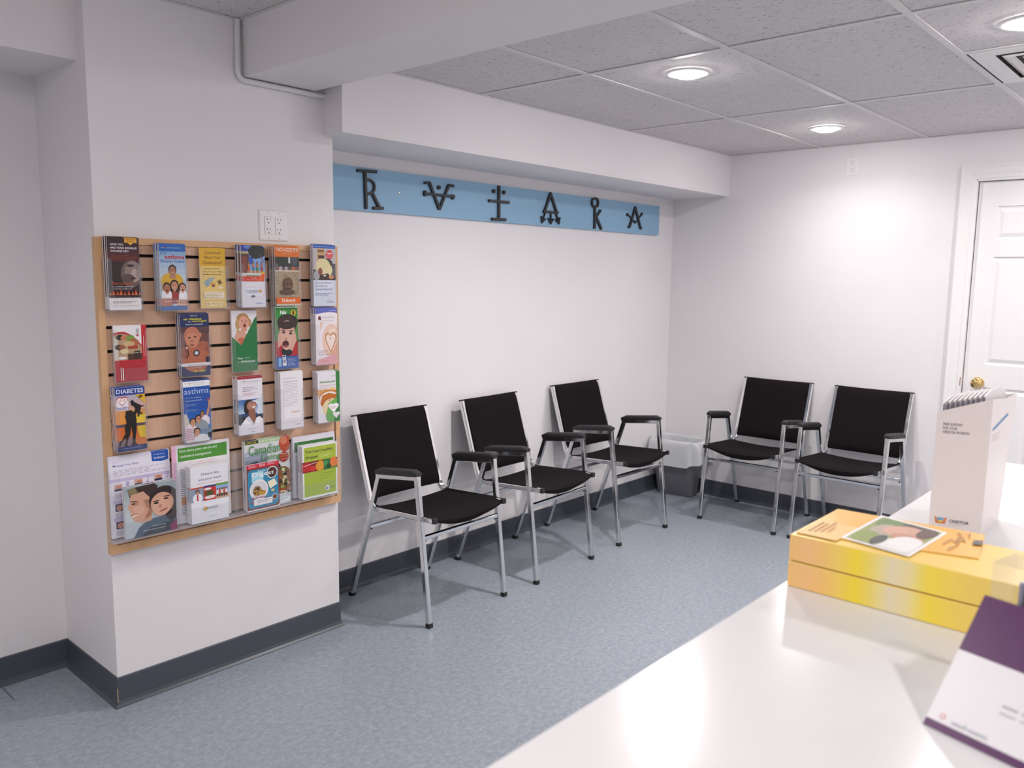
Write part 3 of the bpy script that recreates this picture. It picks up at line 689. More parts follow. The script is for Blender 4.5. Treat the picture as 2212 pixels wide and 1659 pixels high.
def a_chol(a):
    a.R(0, 0, 1, 1, 'EBC978'); a.R(0, 0, 1, .29, 'E0AE2C'); a.T('Concerned', .2, .04, .8, .09, '5A3A14', shear=.02); a.T('About Your', .16, .12, .82, .17, '5A3A14', shear=.02); a.T('Cholesterol?', .12, .20, .85, .26, '5A3A14', shear=.02)
    a.T('Ask your doctor', .17, .325, .78, .35, '3A2A1A', .01); a.T('today for your FREE', .10, .375, .86, .40, '3A2A1A', .01); a.T('Healthy Choices Kit.', .10, .42, .84, .447, '3A2A1A', .01)
    a.poly([(.14, .56), (.32, .49), (.60, .47), (.45, .56), (.30, .63), (.2, .62)], 'A6B4A8'); a.poly([(.2, .54), (.34, .5), (.34, .62), (.22, .65)], '8EA6B4'); a.E(.50, .60, .10, .035, 'DDA23C'); a.E(.50, .62, .06, .02, '6A4A62')
    a.poly([(.64, .54), (.78, .51), (.86, .58), (.72, .61)], 'A68A4A'); a.poly([(.68, .55), (.76, .535), (.8, .57), (.73, .585)], '4A3E2A'); a.E(.78, .65, .09, .02, 'E9E0D0')
    a.R(.12, .72, .92, .84, 'EFE3C8'); a.lines(.12, .73, .9, .83, 4, 'A48A5A'); a.R(.32, .89, .84, .965, 'F3DDA0'); a.C(.28, .925, .075, 'F0EAD8'); a.C(.28, .925, .045, 'D8952C'); a.T('Making it', .40, .905, .78, .945, 'C08A3A')
def a_tree(a):
    a.R(0, 0, 1, 1, 'E4E2EA'); a.R(0, 0, 1, .40, '7FA6DA'); a.R(0, 0, .42, .09, '23409A'); a.E(.3, .02, .18, .03, '5F80C8'); a.R(0, .09, .42, .13, 'B0AC88'); a.R(0, .13, .34, .44, '5A3A34'); a.R(.03, .18, .24, .43, '84443A')
    a.E(.40, .24, .1, .06, '2B55B8'); a.E(.68, .09, .38, .11, '1E2624'); a.E(.6, .15, .22, .06, '202A26'); a.poly([(.74, .12), (.98, .24), (.98, .27), (.84, .2)], '7A6A72')
    a.R(.25, .40, 1, .44, 'C0A988')
    for x, c in ((.32, 'D0562A'), (.50, '3A7AA8'), (.67, '3A8A4A'), (.86, 'A83A3A')):
        a.E(x, .27, .035, .022, '8A5A44'); a.R(x-.045, .29, x+.045, .36, 'B9785A'); a.R(x-.045, .35, x+.045, .40, c); a.R(x-.03, .40, x+.03, .45, 'A87052')
    a.R(0, .44, 1, .5, 'D8D2D0'); a.E(.9, .46, .08, .04, 'E8B63A'); a.R(.2, .475, .75, .50, '3A7A4A'); a.R(0, .495, .95, .575, 'D23A1E'); a.poly([(.95, .44), (1, .44), (.95, .56), (.72, .575), (.72, .5)], 'E8622A'); a.T('Traveller Diarrhea', .24, .482, .72, .496, 'DDE8D8')
    a.T('can strike', .38, .515, .64, .53, W_); a.T('when you least expect it.', .18, .545, .80, .56, W_)
    a.T('Help prevent it with:', .15, .665, .85, .676, 'A87A98'); a.T('DUKORAL', .20, .715, .68, .745, '5AA0B8'); a.E(.77, .735, .045, .025, 'D8962C'); a.R(.22, .755, .66, .762, 'A0A0B0'); a.E(.46, .82, .08, .018, '3F6A62'); a.R(.57, .93, .87, .94, '9AB0DC')
def a_nota(a):
    a.R(0, 0, 1, 1, 'A89478'); a.R(0, 0, 1, .175, 'DA6E1E'); a.T('IT\'S', .06, .02, .12, .07, W_); a.T('NOT A GOOD TIME', .13, .02, .95, .085, 'F4E9DA', .01); a.T('for traveller\'s diarrhea', .30, .098, .68, .115, 'F4E0C8'); a.T('Protect yourself before you go', .28, .13, .7, .14, 'F0B080')
    a.R(0, .175, 1, .40, '38342E'); a.R(.1, .18, .5, .34, '25302A'); a.R(.55, .18, .62, .28, 'D8DCE0'); a.R(.68, .18, .9, .32, '4A4E5A'); a.R(0, .34, 1, .42, '5E5148')
    for x, c in ((.12, '7A3A34'), (.22, 'B0A8B4'), (.45, 'A89AA4'), (.75, 'C0663A'), (.88, '8A5A4A')): a.E(x, .37, .07, .035, c)
    a.R(0, .40, 1, .42, 'D8CBB8')
    r = random.Random(5)
    for i in range(70): a.E(r.uniform(.03, .97), r.uniform(.43, .84), r.uniform(.01, .05), r.uniform(.003, .008), r.choice(('C9B89A', '6E5C48', 'B8A584', '8A765C')))
    a.E(.47, .77, .30, .05, '5A463A'); a.E(.50, .64, .19, .12, '5E4034'); a.E(.51, .65, .15, .10, '6E4C3C')
    for e in (.44, .58): a.E(e, .63, .04, .01, '1C120E')
    a.E(.54, .68, .03, .01, '9A7A6A'); a.E(.5, .71, .08, .012, '2A1612')
    a.R(0, .86, 1, .97, 'D9641E'); a.T('Dukoral', .22, .88, .77, .935, 'F6EDE0', .015); a.T('Travel with confidence', .27, .945, .73, .955, 'F0C090'); a.R(0, .97, 1, 1, 'C8BCA8')
def a_how(a):
    a.R(0, 0, 1, 1, 'D9DDEC'); a.R(0, 0, 1, .055, '2458AE'); a.T('Philips Lifeline Product/Service Guide', .06, .02, .96, .037, 'C8D8F0'); a.R(0, .055, 1, .575, 'B8B4B8'); a.R(.18, .06, .5, .25, 'C8A070'); a.R(.2, .08, .48, .12, '8A5A38'); a.R(.22, .17, .5, .22, '4A2A22'); a.R(.15, .22, .5, .30, 'C89A78')
    a.R(0, .40, 1, .575, '3F2A22'); a.R(.75, .3, 1, .5, '5A5A62'); a.E(.62, .32, .26, .10, '3C3E40'); a.E(.42, .35, .34, .13, 'DCD0A0'); a.poly([(.3, .42), (.8, .33), (.86, .42), (.74, .52), (.66, .46), (.4, .48)], 'DFD3A4'); a.E(.14, .50, .13, .08, 'A8A6AC'); a.E(.3, .43, .1, .06, '8A5040'); a.E(.8, .52, .12, .035, 'C08A68'); a.E(.5, .50, .07, .013, 'D8D0CC')
    a.C(.72, .155, .17, 'D2323A'); a.T('New!', .60, .115, .84, .15, W_, .02); a.T('Call us and', .59, .165, .85, .18, 'F4C8C8'); a.T('Save', .60, .19, .84, .205, 'F4C8C8')
    a.T('How would you', .06, .60, .82, .64, '8A90B0'); a.T('get help at a', .06, .65, .62, .69, '8A90B0'); a.T('moment like this?', .06, .70, .85, .74, '8A90B0'); a.lines(.06, .78, .92, .83, 2, '9AA0B4', .5); a.T('PHILIPS', .62, .885, .78, .895, '8A90A8'); a.T('Lifeline', .60, .91, .90, .945, '8A8FA8')
def a_red(a):
    a.R(0, 0, 1, 1, 'B8202E'); a.R(0, 0, .84, .60, 'F0ECEE'); a.R(.84, 0, 1, .62, 'C8202C'); a.poly([(0, .12), (.15, .10), (.32, .10), (.5, .15), (.68, .24), (.84, .35), (.84, .62), (0, .62)], 'C0282E')
    a.poly([(0, .16), (.2, .135), (.38, .15), (.6, .24), (.84, .38), (.84, .61), (0, .61)], 'B89A78')
    a.R(.4, .5, .84, .61, '4A2E20'); a.R(.0, .2, .12, .61, 'D8D0C0'); a.E(.18, .20, .12, .05, '2A2018'); a.E(.30, .21, .10, .04, 'C87A50'); a.E(.50, .22, .13, .06, '7A9A3E'); a.E(.60, .30, .16, .07, 'B0663A')
    a.E(.14, .375, .12, .05, '33221C'); a.E(.24, .375, .10, .045, '9A5A40'); a.E(.45, .32, .18, .05, 'D0B080'); a.R(.42, .36, .72, .41, 'A83A2A'); a.R(.60, .45, .78, .60, '3A241C'); a.E(.30, .45, .13, .045, 'D8C8A0'); a.E(.24, .57, .13, .025, 'E8E4E0'); a.R(.62, .48, .74, .49, 'D8D8DC')
    for i in range(4): a.R(.69+.022*i, .05, .70+.022*i, .14, '9A96A0')
    a.C(.72, .17, .035, 'B03038')
    for i in range(10):
        for j in range(5): a.R(.34+.045*i, .665+.06*j+.01*(i % 3), .350+.045*i, .665+.06*j+.045, 'C24A58')
    a.R(.15, .75, .172, .84, 'F0DCDC'); a.R(.15, .855, .172, .97, 'F0DCDC'); a.R(.21, .76, .235, .97, 'F4E8E8'); a.R(.88, .2, .893, .56, 'F0D0D0'); a.R(.94, .28, .95, .56, 'E0A0A0')
def a_ear(a):
    a.R(0, 0, 1, 1, '16265A'); a.R(0, .21, 1, .80, '6E4238'); a.R(0, .21, 1, .32, '5A3A3A'); a.E(.5, .72, .5, .22, 'B4664A'); a.E(.78, .52, .2, .08, 'A8604A'); a.E(.93, .57, .1, .05, '9A5444'); a.E(.12, .62, .14, .10, '93503E')
    a.E(.40, .36, .28, .155, 'C0765A'); a.E(.40, .42, .24, .12, 'CB8668'); a.E(.68, .34, .05, .035, 'C58064'); a.E(.30, .38, .05, .012, '4A241C'); a.E(.50, .37, .05, .012, '4A241C'); a.E(.38, .44, .06, .025, 'B8705A'); a.E(.38, .50, .08, .012, '8A3A34')
    a.C(.53, .63, .11, '241C20'); a.C(.53, .63, .07, 'B8BCC4'); a.C(.53, .63, .035, 'E8ECF0'); a.E(.20, .54, .03, .018, 'E0DCD8')
    a.poly([(.2, .55), (.24, .57), (.28, .64), (.2, .72), (.18, .72), (.25, .64), (.21, .58)], '3A1E1C'); a.R(.85, .7, 1, .8, '2A2A40')
    a.T('What do', .34, .02, .60, .042, 'E4E6F0', shear=.01); a.T('ear infections', .12, .065, .74, .10, 'F0E430', .015, .01); a.T('and', .27, .115, .38, .135, 'E4E6F0'); a.T('meningitis', .42, .105, .92, .14, 'F0E430', .015, .01); a.T('have in common?', .18, .155, .78, .18, 'E4E6F0', .01, .01)
    a.R(0, .79, 1, .84, 'E6E6EC'); a.T('Pneumococcal Disease', .22, .805, .82, .825, '3A3A50', .01); a.T('Is your child', .22, .855, .67, .88, 'D8DCEC', shear=.01); a.T('at risk?', .42, .90, .82, .94, 'F0E430', .015, .01)
def a_chick(a):
    a.R(0, 0, 1, 1, 'E8E4E6'); a.E(.36, .46, .26, .14, 'D8A088'); a.E(.44, .13, .25, .09, 'B88A52'); a.E(.24, .22, .10, .09, 'C29A66'); a.E(.70, .2, .08, .07, 'B88E58'); a.E(.48, .20, .20, .115, 'E0A08A'); a.R(.38, .27, .6, .34, 'D8987E')
    a.E(.42, .17, .035, .01, '6A3A2A'); a.E(.58, .17, .035, .01, '6A3A2A'); a.E(.52, .20, .03, .018, 'C8705A'); a.E(.51, .245, .06, .026, '6E1A20'); a.E(.24, .33, .05, .05, 'C8A470')
    a.poly([(0, .42), (.36, .57), (.95, .10), (.95, .13), (1, .09), (1, 1), (0, 1)], '14743A'); a.poly([(.22, .46), (.4, .44), (.5, .46), (.36, .57)], 'C8644A')
    a.T('Your', .18, .765, .40, .80, 'EAF2EC', .02); a.T('children', .44, .77, .68, .79, 'C0D8C8', shear=.01); a.T('and', .18, .835, .30, .855, 'C0D8C8'); a.T('chickenpox.', .33, .82, .90, .865, 'EAF2EC', .02)
def a_nix(a):
    a.R(0, 0, 1, 1, '2E8A34'); a.R(.02, 0, 1, .018, 'D8ECD4'); a.T('Nix', .20, .06, .50, .12, 'F0F4F0', .03, .02); a.C(.80, .10, .13, '2A2A12'); a.C(.80, .10, .12, 'E8C61E'); a.C(.80, .10, .095, '2A2A12'); a.C(.80, .10, .085, 'E8C61E'); a.T('1', .76, .07, .84, .13, '1A1A10', .04)
    a.R(0, .17, 1, .8, '4F8A48'); a.E(.53, .25, .46, .13, '1E1614'); a.E(.50, .30, .42, .16, '3A2820'); a.R(0, .55, .97, .80, 'B0222E'); a.E(.48, .72, .25, .08, '20242C')
    a.E(.50, .42, .35, .20, 'D8AA98'); a.E(.47, .50, .28, .20, 'DAAE9C'); a.E(.50, .30, .36, .065, '35241E'); a.poly([(.08, .44), (.22, .38), (.22, .62), (.06, .66)], 'D4A494'); a.poly([(.9, .42), (.76, .52), (.55, .68), (.72, .72), (.92, .55)], 'D4A494')
    a.E(.34, .41, .07, .018, '2A1A14'); a.E(.66, .435, .07, .018, '2A1A14'); a.E(.33, .375, .11, .010, '5A3A2A'); a.E(.68, .395, .11, .010, '5A3A2A'); a.E(.44, .52, .06, .025, 'C08A78'); a.E(.42, .60, .15, .055, '4A1418'); a.E(.42, .63, .09, .02, 'A04A50')
    a.R(0, .80, 1, 1, '1E52A4'); a.R(.08, .82, .22, .96, '7FB6DC'); a.R(.26, .78, .42, .86, 'C8D0D8'); a.R(.27, .87, .44, .95, 'E0E4E8'); a.E(.34, .80, .06, .012, '1A2430'); a.E(.35, .89, .06, .012, '1A2430')
    for i, s in enumerate(('Permission to', 'fight head lice', 'and their', 'nasty eggs')): a.T(s, .50, .84+.033*i, (.86, .88, .80, .84)[i], .86+.033*i, 'B8CCEC', .01)
def a_conc(a):
    a.R(0, 0, 1, 1, 'EDE4E8'); a.R(0, 0, 1, .10, '5F66B8'); a.E(.6, .13, .55, .055, 'F0E8EC'); a.T('proNATAL', .62, .04, .95, .06, 'E4E4F4'); a.poly([(.12, .16), (.21, .13), (.26, .19), (.24, .215), (.19, .20), (.13, .215)], '6A1428')
    a.T('CReATe', .30, .14, .86, .185, 'C4B4CC', .005); a.lines(.30, .215, .85, .225, 1, 'B8A8B4', .9)
    a.poly([(.2, .24), (.35, .24), (.22, .4)], 'E4C4B4'); a.E(.72, .58, .42, .30, 'EBC8B4'); a.E(.80, .60, .30, .24, 'F0D8CC')
    a.poly([(.42, .47), (.55, .42), (.66, .47), (.78, .42), (.95, .46), (.97, .55), (.68, .82), (.42, .56)], 'C89670'); a.poly([(.47, .50), (.56, .46), (.67, .50), (.79, .46), (.90, .50), (.9, .56), (.68, .76), (.47, .56)], 'F0DCD2'); a.E(.66, .54, .03, .015, 'C08A72')
    a.poly([(.62, .86), (1, .58), (1, .84), (.7, .92)], 'E0AC94'); a.lines(.12, .74, .7, .79, 2, '9A8490'); a.T('in three visits', .12, .80, .62, .82, '8A7484', .01); a.poly([(.1, .90), (1, .82), (1, 1), (0, 1)], 'E2A6AC'); a.lines(.2, .93, .6, .945, 1, 'B07080')
def a_diab(a):
    a.R(0, 0, 1, 1, 'C8A8A8'); a.G(0, .12, 1, .36, 'B8B0C4', 'D8A890', 4); a.G(0, .36, 1, .58, 'E09A5A', 'E8963A', 4); a.E(.92, .52, .3, .09, 'E8C63A'); a.R(0, .575, 1, .62, '5A4A5A'); a.G(0, .62, 1, .93, 'D8682A', 'D07A3A', 4); a.poly([(.7, .62), (1, .62), (1, .82), (.78, .80), (.72, .7)], 'D8B83A'); a.poly([(0, .84), (.5, .78), (.6, .93), (0, .93)], '8A7078')
    a.R(0, 0, 1, .12, '1C3F94'); a.T('DIABETES', .05, .025, .95, .092, 'EFF1F8', .01); a.poly([(.66, .12), (1, .12), (1, .27)], 'E2B024'); a.poly([(.76, .15), (.90, .13), (.94, .16), (.82, .19)], '6A4A14')
    a.R(.03, .17, .43, .355, 'EDE6EC'); a.E(.15, .185, .11, .045, 'B82A34'); a.E(.31, .185, .11, .045, 'B82A34'); a.poly([(.04, .195), (.42, .195), (.23, .285)], 'B82A34'); a.E(.15, .19, .09, .035, 'F4EEF0'); a.E(.31, .19, .09, .035, 'F4EEF0'); a.poly([(.07, .2), (.39, .2), (.23, .27)], 'F4EEF0'); a.T('e-z', .14, .175, .34, .215, 'D8962C'); a.T('health', .05, .285, .43, .345, '4A5AA8')
    K = '14100F'
    a.E(.56, .235, .055, .030, K); a.poly([(.54, .22), (.62, .235), (.72, .262), (.86, .30), (.96, .305), (.95, .315), (.85, .325), (.84, .36), (.80, .40), (.74, .415), (.66, .40), (.60, .41), (.66, .35), (.60, .30), (.53, .29), (.52, .27)], K)
    a.poly([(.78, .37), (.84, .41), (.90, .43), (.88, .45), (.80, .42), (.78, .47), (.72, .48), (.74, .44), (.72, .39)], K)
    a.E(.40, .395, .075, .033, K); a.E(.49, .385, .055, .025, K); a.poly([(.34, .40), (.46, .38), (.60, .39), (.66, .385), (.70, .40), (.66, .44), (.68, .52), (.67, .62), (.66, .70), (.62, .80), (.61, .88), (.70, .915), (.46, .92), (.53, .85), (.53, .74), (.50, .64), (.485, .60), (.46, .70), (.43, .77), (.40, .775), (.30, .755), (.27, .64), (.34, .55), (.32, .48), (.30, .46)], K)
    a.poly([(.32, .74), (.41, .76), (.36, .83), (.33, .89), (.36, .925), (.22, .93), (.29, .86)], K); a.poly([(.27, .73), (.35, .76), (.20, .83), (.13, .87), (.12, .90), (.05, .91), (.08, .85), (.17, .82)], K)
    a.R(0, .92, 1, 1, '1C2A6A'); a.T('Please send us feedback', .2, .945, .82, .965, '9AA8D8', shear=.01)
def a_asth(a):
    a.R(0, 0, 1, 1, '1B4FA6'); a.R(0, .0, 1, .02, '1A3C8C'); a.R(0, .02, 1, .11, 'EEEEF2'); a.T('THE      LUNG ASSOCIATION', .08, .045, .80, .058, '9A98AA'); a.E(.24, .055, .014, .02, 'B83A44'); a.lines(.38, .075, .8, .085, 1, '9A98AA')
    a.T('asthma', .04, .135, .95, .225, 'B8CCF0'); a.T('Is your asthma', .10, .275, .66, .295, 'C8D8F4', .01); a.T('well controlled?', .10, .32, .68, .34, 'C8D8F4', .01); a.lines(.10, .385, .58, .42, 2, '9AB4E0'); a.lines(.10, .47, .6, .505, 2, '9AB4E0'); a.G(0, .5, 1, .9, '1F5AB0', '3A86C8', 4)
    a.poly([(.88, .34), (.99, .34), (1, .4), (.9, .6), (.82, .58), (.92, .4)], 'C8906E'); a.E(.93, .335, .06, .02, 'A84850'); a.poly([(0, .54), (.1, .54), (.22, .72), (.1, .82), (0, .8)], 'D0C8BC')
    a.E(.76, .68, .2, .10, 'E4DCE4'); a.face(.68, .56, .10, 'A87458', '241814'); a.E(.62, .78, .28, .13, '8E98A0'); a.face(.52, .635, .13, 'C08C6E', '231814'); a.E(.2, .86, .3, .16, 'E2D4DC'); a.face(.31, .68, .13, 'C8946E', '4A2E20')
    for i in range(7): a.R(0, .78+i*.028, .42, .788+i*.028, 'B06A78')
    a.R(.55, .8, 1, .95, '6F8AA0'); a.E(.62, .98, .3, .1, 'D8DCE0'); a.face(.45, .84, .13, 'CC9872', '241814'); a.R(.86, .87, 1, .95, '23262C')
def a_lung(a):
    a.R(0, 0, 1, 1, 'E8E4EC'); a.R(0, 0, 1, .035, '9E1F30'); a.T('THE   LUNG ASSOCIATION', .12, .07, .86, .085, '8A8494'); a.E(.27, .08, .012, .022, 'A83A44'); a.lines(.4, .10, .85, .11, 1, 'A8A0AC')
    a.T('EMPHYSEMA AND', .20, .175, .68, .19, '7A7684'); a.T('CHRONIC BRONCHITIS', .20, .205, .80, .22, '7A7684'); a.T('MEAN COPD', .20, .235, .54, .25, '5A5664', .01); a.lines(.20, .275, .8, .33, 3, 'C8908E')
    a.G(0, .39, 1, .65, '3A6CAE', 'C4D4E8', 6); a.R(0, .63, 1, .70, '2E4A78'); a.R(0, .68, 1, .82, '2A2C34'); a.poly([(.55, .42), (1, .38), (1, .66), (.75, .66), (.8, .5)], 'D4DDE8')
    a.E(.42, .50, .20, .11, '241A1C'); a.E(.36, .56, .14, .09, '241A1C'); a.E(.53, .51, .19, .085, 'B07A66'); a.E(.60, .49, .14, .06, 'BC8670'); a.poly([(.42, .55), (.68, .58), (.70, .78), (.60, .82), (.40, .66)], '93604E'); a.E(.56, .46, .04, .008, '2A1816'); a.E(.70, .475, .03, .007, '2A1816'); a.E(.62, .53, .07, .016, 'F0E8E6')
    a.poly([(0, .92), (.12, .80), (.32, .70), (.42, .68), (.62, .83), (.72, .72), (.84, .70), (1, .76), (1, .92)], 'EFEDF4'); a.poly([(.3, .72), (.42, .68), (.62, .84), (.58, .86)], 'D4D2E0'); a.R(0, .87, 1, 1, 'EAE6EE'); a.lines(.35, .90, .8, .925, 2, 'A8A0AC'); a.R(.42, .955, .64, .962, '7A7684')
def a_imp(a):
    a.R(0, 0, 1, 1, 'ECE8EC'); a.T('Important Details About', .10, .10, .74, .125, '9A8C98'); a.T('Your Diabetes Information', .09, .155, .78, .18, '9A8C98', .005); a.lines(.12, .20, .8, .62, 16, 'A8A4B0', .22, 4)
    a.R(.45, .69, .84, .73, 'E2D0C8'); a.T('LifeScan', .52, .70, .80, .718, 'B88A78'); a.R(0, .88, 1, .885, 'C0BCC4'); a.C(.64, .935, .03, '9A98A4'); a.C(.64, .935, .022, 'ECE8EC'); a.T('Lifescan', .70, .925, .87, .945, '8A8894')
def a_becel(a):
    a.R(0, 0, 1, 1, 'E6E2E8'); a.R(0, .34, .84, .46, 'D8A468'); a.E(.66, .36, .16, .05, 'E8C48A'); a.E(.55, .50, .5, .14, 'C8742E'); a.E(.52, .53, .44, .14, 'E8E0D8'); a.poly([(.1, .62), (.2, .46), (.5, .42), (.85, .46), (.85, .82), (.6, .9), (.3, .75)], 'C06A28')
    a.E(.62, .72, .42, .19, 'E0CCA4'); r = random.Random(2)
    for i in range(16): a.E(r.uniform(.15, .8), r.uniform(.48, .85), .025, .01, r.choice(('8A3E18', 'B85A20', 'A89060')))
    a.poly([(.35, .88), (.5, .62), (.7, .56), (.86, .52), (.86, .98), (.6, 1), (.4, .97)], '6AAE58'); a.poly([(.84, 0), (1, 0), (1, 1), (.7, 1), (.86, .7)], '2F7A36')
    a.T('Becel pro.activ', .10, .175, .80, .225, '5C9A44', .02); a.T('for natural supports', .10, .255, .80, .275, 'C05A5A'); a.T('of your doctor', .10, .295, .55, .312, 'C05A5A'); a.T('becel', .62, .08, .80, .10, '7A9A5A')
    for cx, cy, s_ in ((.70, .72, .26), (.82, .87, .18)):
        a.E(cx-s_*.42, cy-.035*s_/.26, s_*.5, .05*s_/.26, W_); a.E(cx+s_*.42, cy-.035*s_/.26, s_*.5, .05*s_/.26, W_); a.poly([(cx-s_*.9, cy-.02), (cx+s_*.9, cy-.02), (cx, cy+.10*s_/.26)], W_)
    a.lines(.54, .69, .84, .745, 3, 'C8787A')
def a_baby(a):
    a.R(0, 0, 1, 1, 'EAE6F2'); a.poly([(.69, 0), (.98, 0), (.98, .12), (.86, .135), (.70, .12)], '2058B4'); a.T('Brought to you', .74, .03, .92, .05, 'D8E2F4'); a.T('by Johnson\'s', .74, .07, .93, .10, W_, .02)
    a.T('How to', .06, .06, .20, .075, 'B4B8E0'); a.T('Massage Your Baby', .06, .095, .48, .13, '8A8CC8', .01); a.lines(.06, .165, .94, .25, 5, 'A8A4B8', .3, 8)
    a.R(0, .27, 1, .31, 'C8BCE0'); a.R(0, .42, 1, .44, 'EAE6F2')
    for k, (x, y) in enumerate(((.07, .34), (.40, .31), (.73, .29))):
        a.R(x, y, x+.13, y+.08, 'D8B0A0'); a.R(x, y+.055, x+.13, y+.08, '2A2A54'); a.E(x+.07, y+.035, .045, .02, 'C88A72'); a.T(str(k+1), x+.19, y-.02, x+.24, y+.06, 'B8AED4')
    for y in (.58, .80): a.R(.04, y-.05, .24, y-.01, 'C8BCE0'); a.R(.07, y, .20, y+.09, '2A2A54'); a.E(.14, y+.05, .055, .035, 'C88A72')
    for y in (.45, .69, .91): a.lines(.07, y, .2, y+.07, 4, 'A8A4B8', .3, 3)
def a_couple(a):
    a.R(0, 0, 1, 1, 'A8B4B8'); a.G(0, 0, 1, .5, '9AA8AC', 'B8C4C8', 4); a.R(0, .5, .3, 1, 'BCC6CC')
    a.poly([(.15, 1), (.25, .82), (.45, .70), (.8, .66), (1, .72), (1, 1)], '4A5E74'); a.poly([(.3, 1), (.5, .85), (.9, .80), (1, .84), (1, 1)], '2C3644')
    a.poly([(.06, .05), (.2, .02), (.58, -.0), (.65, .06), (.62, .2), (.52, .28), (.42, .3), (.40, .2), (.10, .2)], '3A2A26'); a.poly([(.06, .06), (.2, .02), (.26, .12), (.12, .19)], '8A7A58')
    a.poly([(.12, .16), (.36, .12), (.48, .26), (.52, .5), (.50, .72), (.36, .74), (.26, .71), (.19, .69), (.14, .63), (.135, .58), (.10, .55), (.11, .51), (.085, .47), (.095, .44), (.045, .42), (.06, .37), (.105, .30), (.10, .25)], 'CF9F86'); a.E(.2, .33, .07, .05, 'B98A70'); a.E(.27, .47, .1, .09, 'D6AA92'); a.poly([(.36, .3), (.54, .28), (.5, .62), (.36, .68), (.45, .5)], 'A87660')
    a.E(.165, .335, .04, .012, '2E2420'); a.E(.175, .29, .07, .011, '4A362C', rot=.12); a.E(.18, .565, .065, .014, 'EDE0DA', rot=-.15); a.E(.17, .545, .075, .008, '9A5A4C', rot=-.15); a.E(.43, .40, .04, .05, 'B07C66')
    a.E(.76, .36, .30, .28, '2A1C1C'); a.E(.9, .55, .14, .25, '2A1C1C'); a.E(.72, .42, .23, .22, 'D2A088'); a.E(.70, .50, .18, .17, 'D8A890'); a.E(.60, .40, .05, .02, '2A1A18'); a.E(.80, .34, .05, .018, '2A1A18'); a.E(.60, .36, .07, .012, '3A2620'); a.E(.82, .295, .07, .012, '3A2620'); a.E(.68, .47, .03, .03, 'B88068'); a.E(.74, .56, .09, .018, 'A85A54', rot=-.25); a.poly([(.85, .9), (1, .8), (1, 1), (.88, 1)], '8A2A5A')
    a.T('healthy eating,', .50, .83, .77, .855, 'E4E8EC', .01); a.T('healthy blood pressure', .33, .89, .77, .915, 'E4E8EC', .01); a.lines(.52, .94, .77, .95, 1, 'A8B4BC')
def a_facts(a):
    a.R(0, 0, 1, 1, 'ECEAEE'); a.R(.06, .03, .95, .20, '4F9434'); a.T('Facts about plant sterols and', .09, .05, .76, .095, 'E8F2E4', .008); a.T('cholesterol management', .09, .12, .66, .165, 'E8F2E4', .008)
    a.T('Plant sterols are clinically proven to significantly lower', .23, .225, .76, .24, 'CC6A6A'); a.T('LDL cholesterol as part of a healthy diet', .30, .255, .72, .27, 'CC6A6A'); a.lines(.09, .30, .2, .9, 24, '8A8A96', .4, 9); a.lines(.09, .30, .15, .9, 24, '8A8A96', .4, 2); a.R(.10, .66, .18, .76, 'C88A50')
def a_diet(a):
    a.R(0, 0, 1, 1, 'E8E8EE'); a.T('Dietary fats', .28, .13, .76, .18, '2F3F7A', .01); a.T('and your heart', .20, .22, .82, .27, '2F3F7A', .01); a.T('Action plan for a healthy heart', .17, .30, .86, .325, 'D87A6A'); a.R(0, .365, .33, .39, 'C8442E'); a.R(.33, .36, .66, .39, '2A3A80'); a.R(.66, .355, 1, .39, '6E9A34')
    a.R(0, .39, .33, .62, '8A9AB0'); a.E(.17, .56, .13, .09, 'E8E8EE'); a.R(.15, .50, .19, .60, 'B83040'); a.face(.17, .45, .06, 'B8806A', '241814'); a.R(.33, .39, .66, .62, 'C8342A'); a.E(.48, .50, .13, .06, '6A4A28'); a.E(.44, .42, .1, .02, 'F0E8E8'); a.E(.5, .57, .15, .03, 'E8DCD8'); a.E(.48, .5, .05, .03, '3A5A24')
    a.R(.66, .39, 1, .55, '8AB0DC'); a.R(.66, .54, 1, .62, 'C8A080')
    for x in (.70, .76, .82, .88, .94): a.E(x, .455, .022, .018, '8A4A3A'); a.R(x-.03, .475, x+.03, .54, 'C85A4A' if x in (.76, .88) else 'E8DCDC'); a.R(x-.02, .54, x+.02, .59, '3A2A2A')
    a.C(.36, .76, .05, 'D8A83A'); a.T('BecelCentre', .40, .735, .70, .77, '4A4A60', .005); a.lines(.5, .79, .7, .80, 1, 'A0A0AC'); a.R(.42, .91, .64, .915, '9A9AA4')
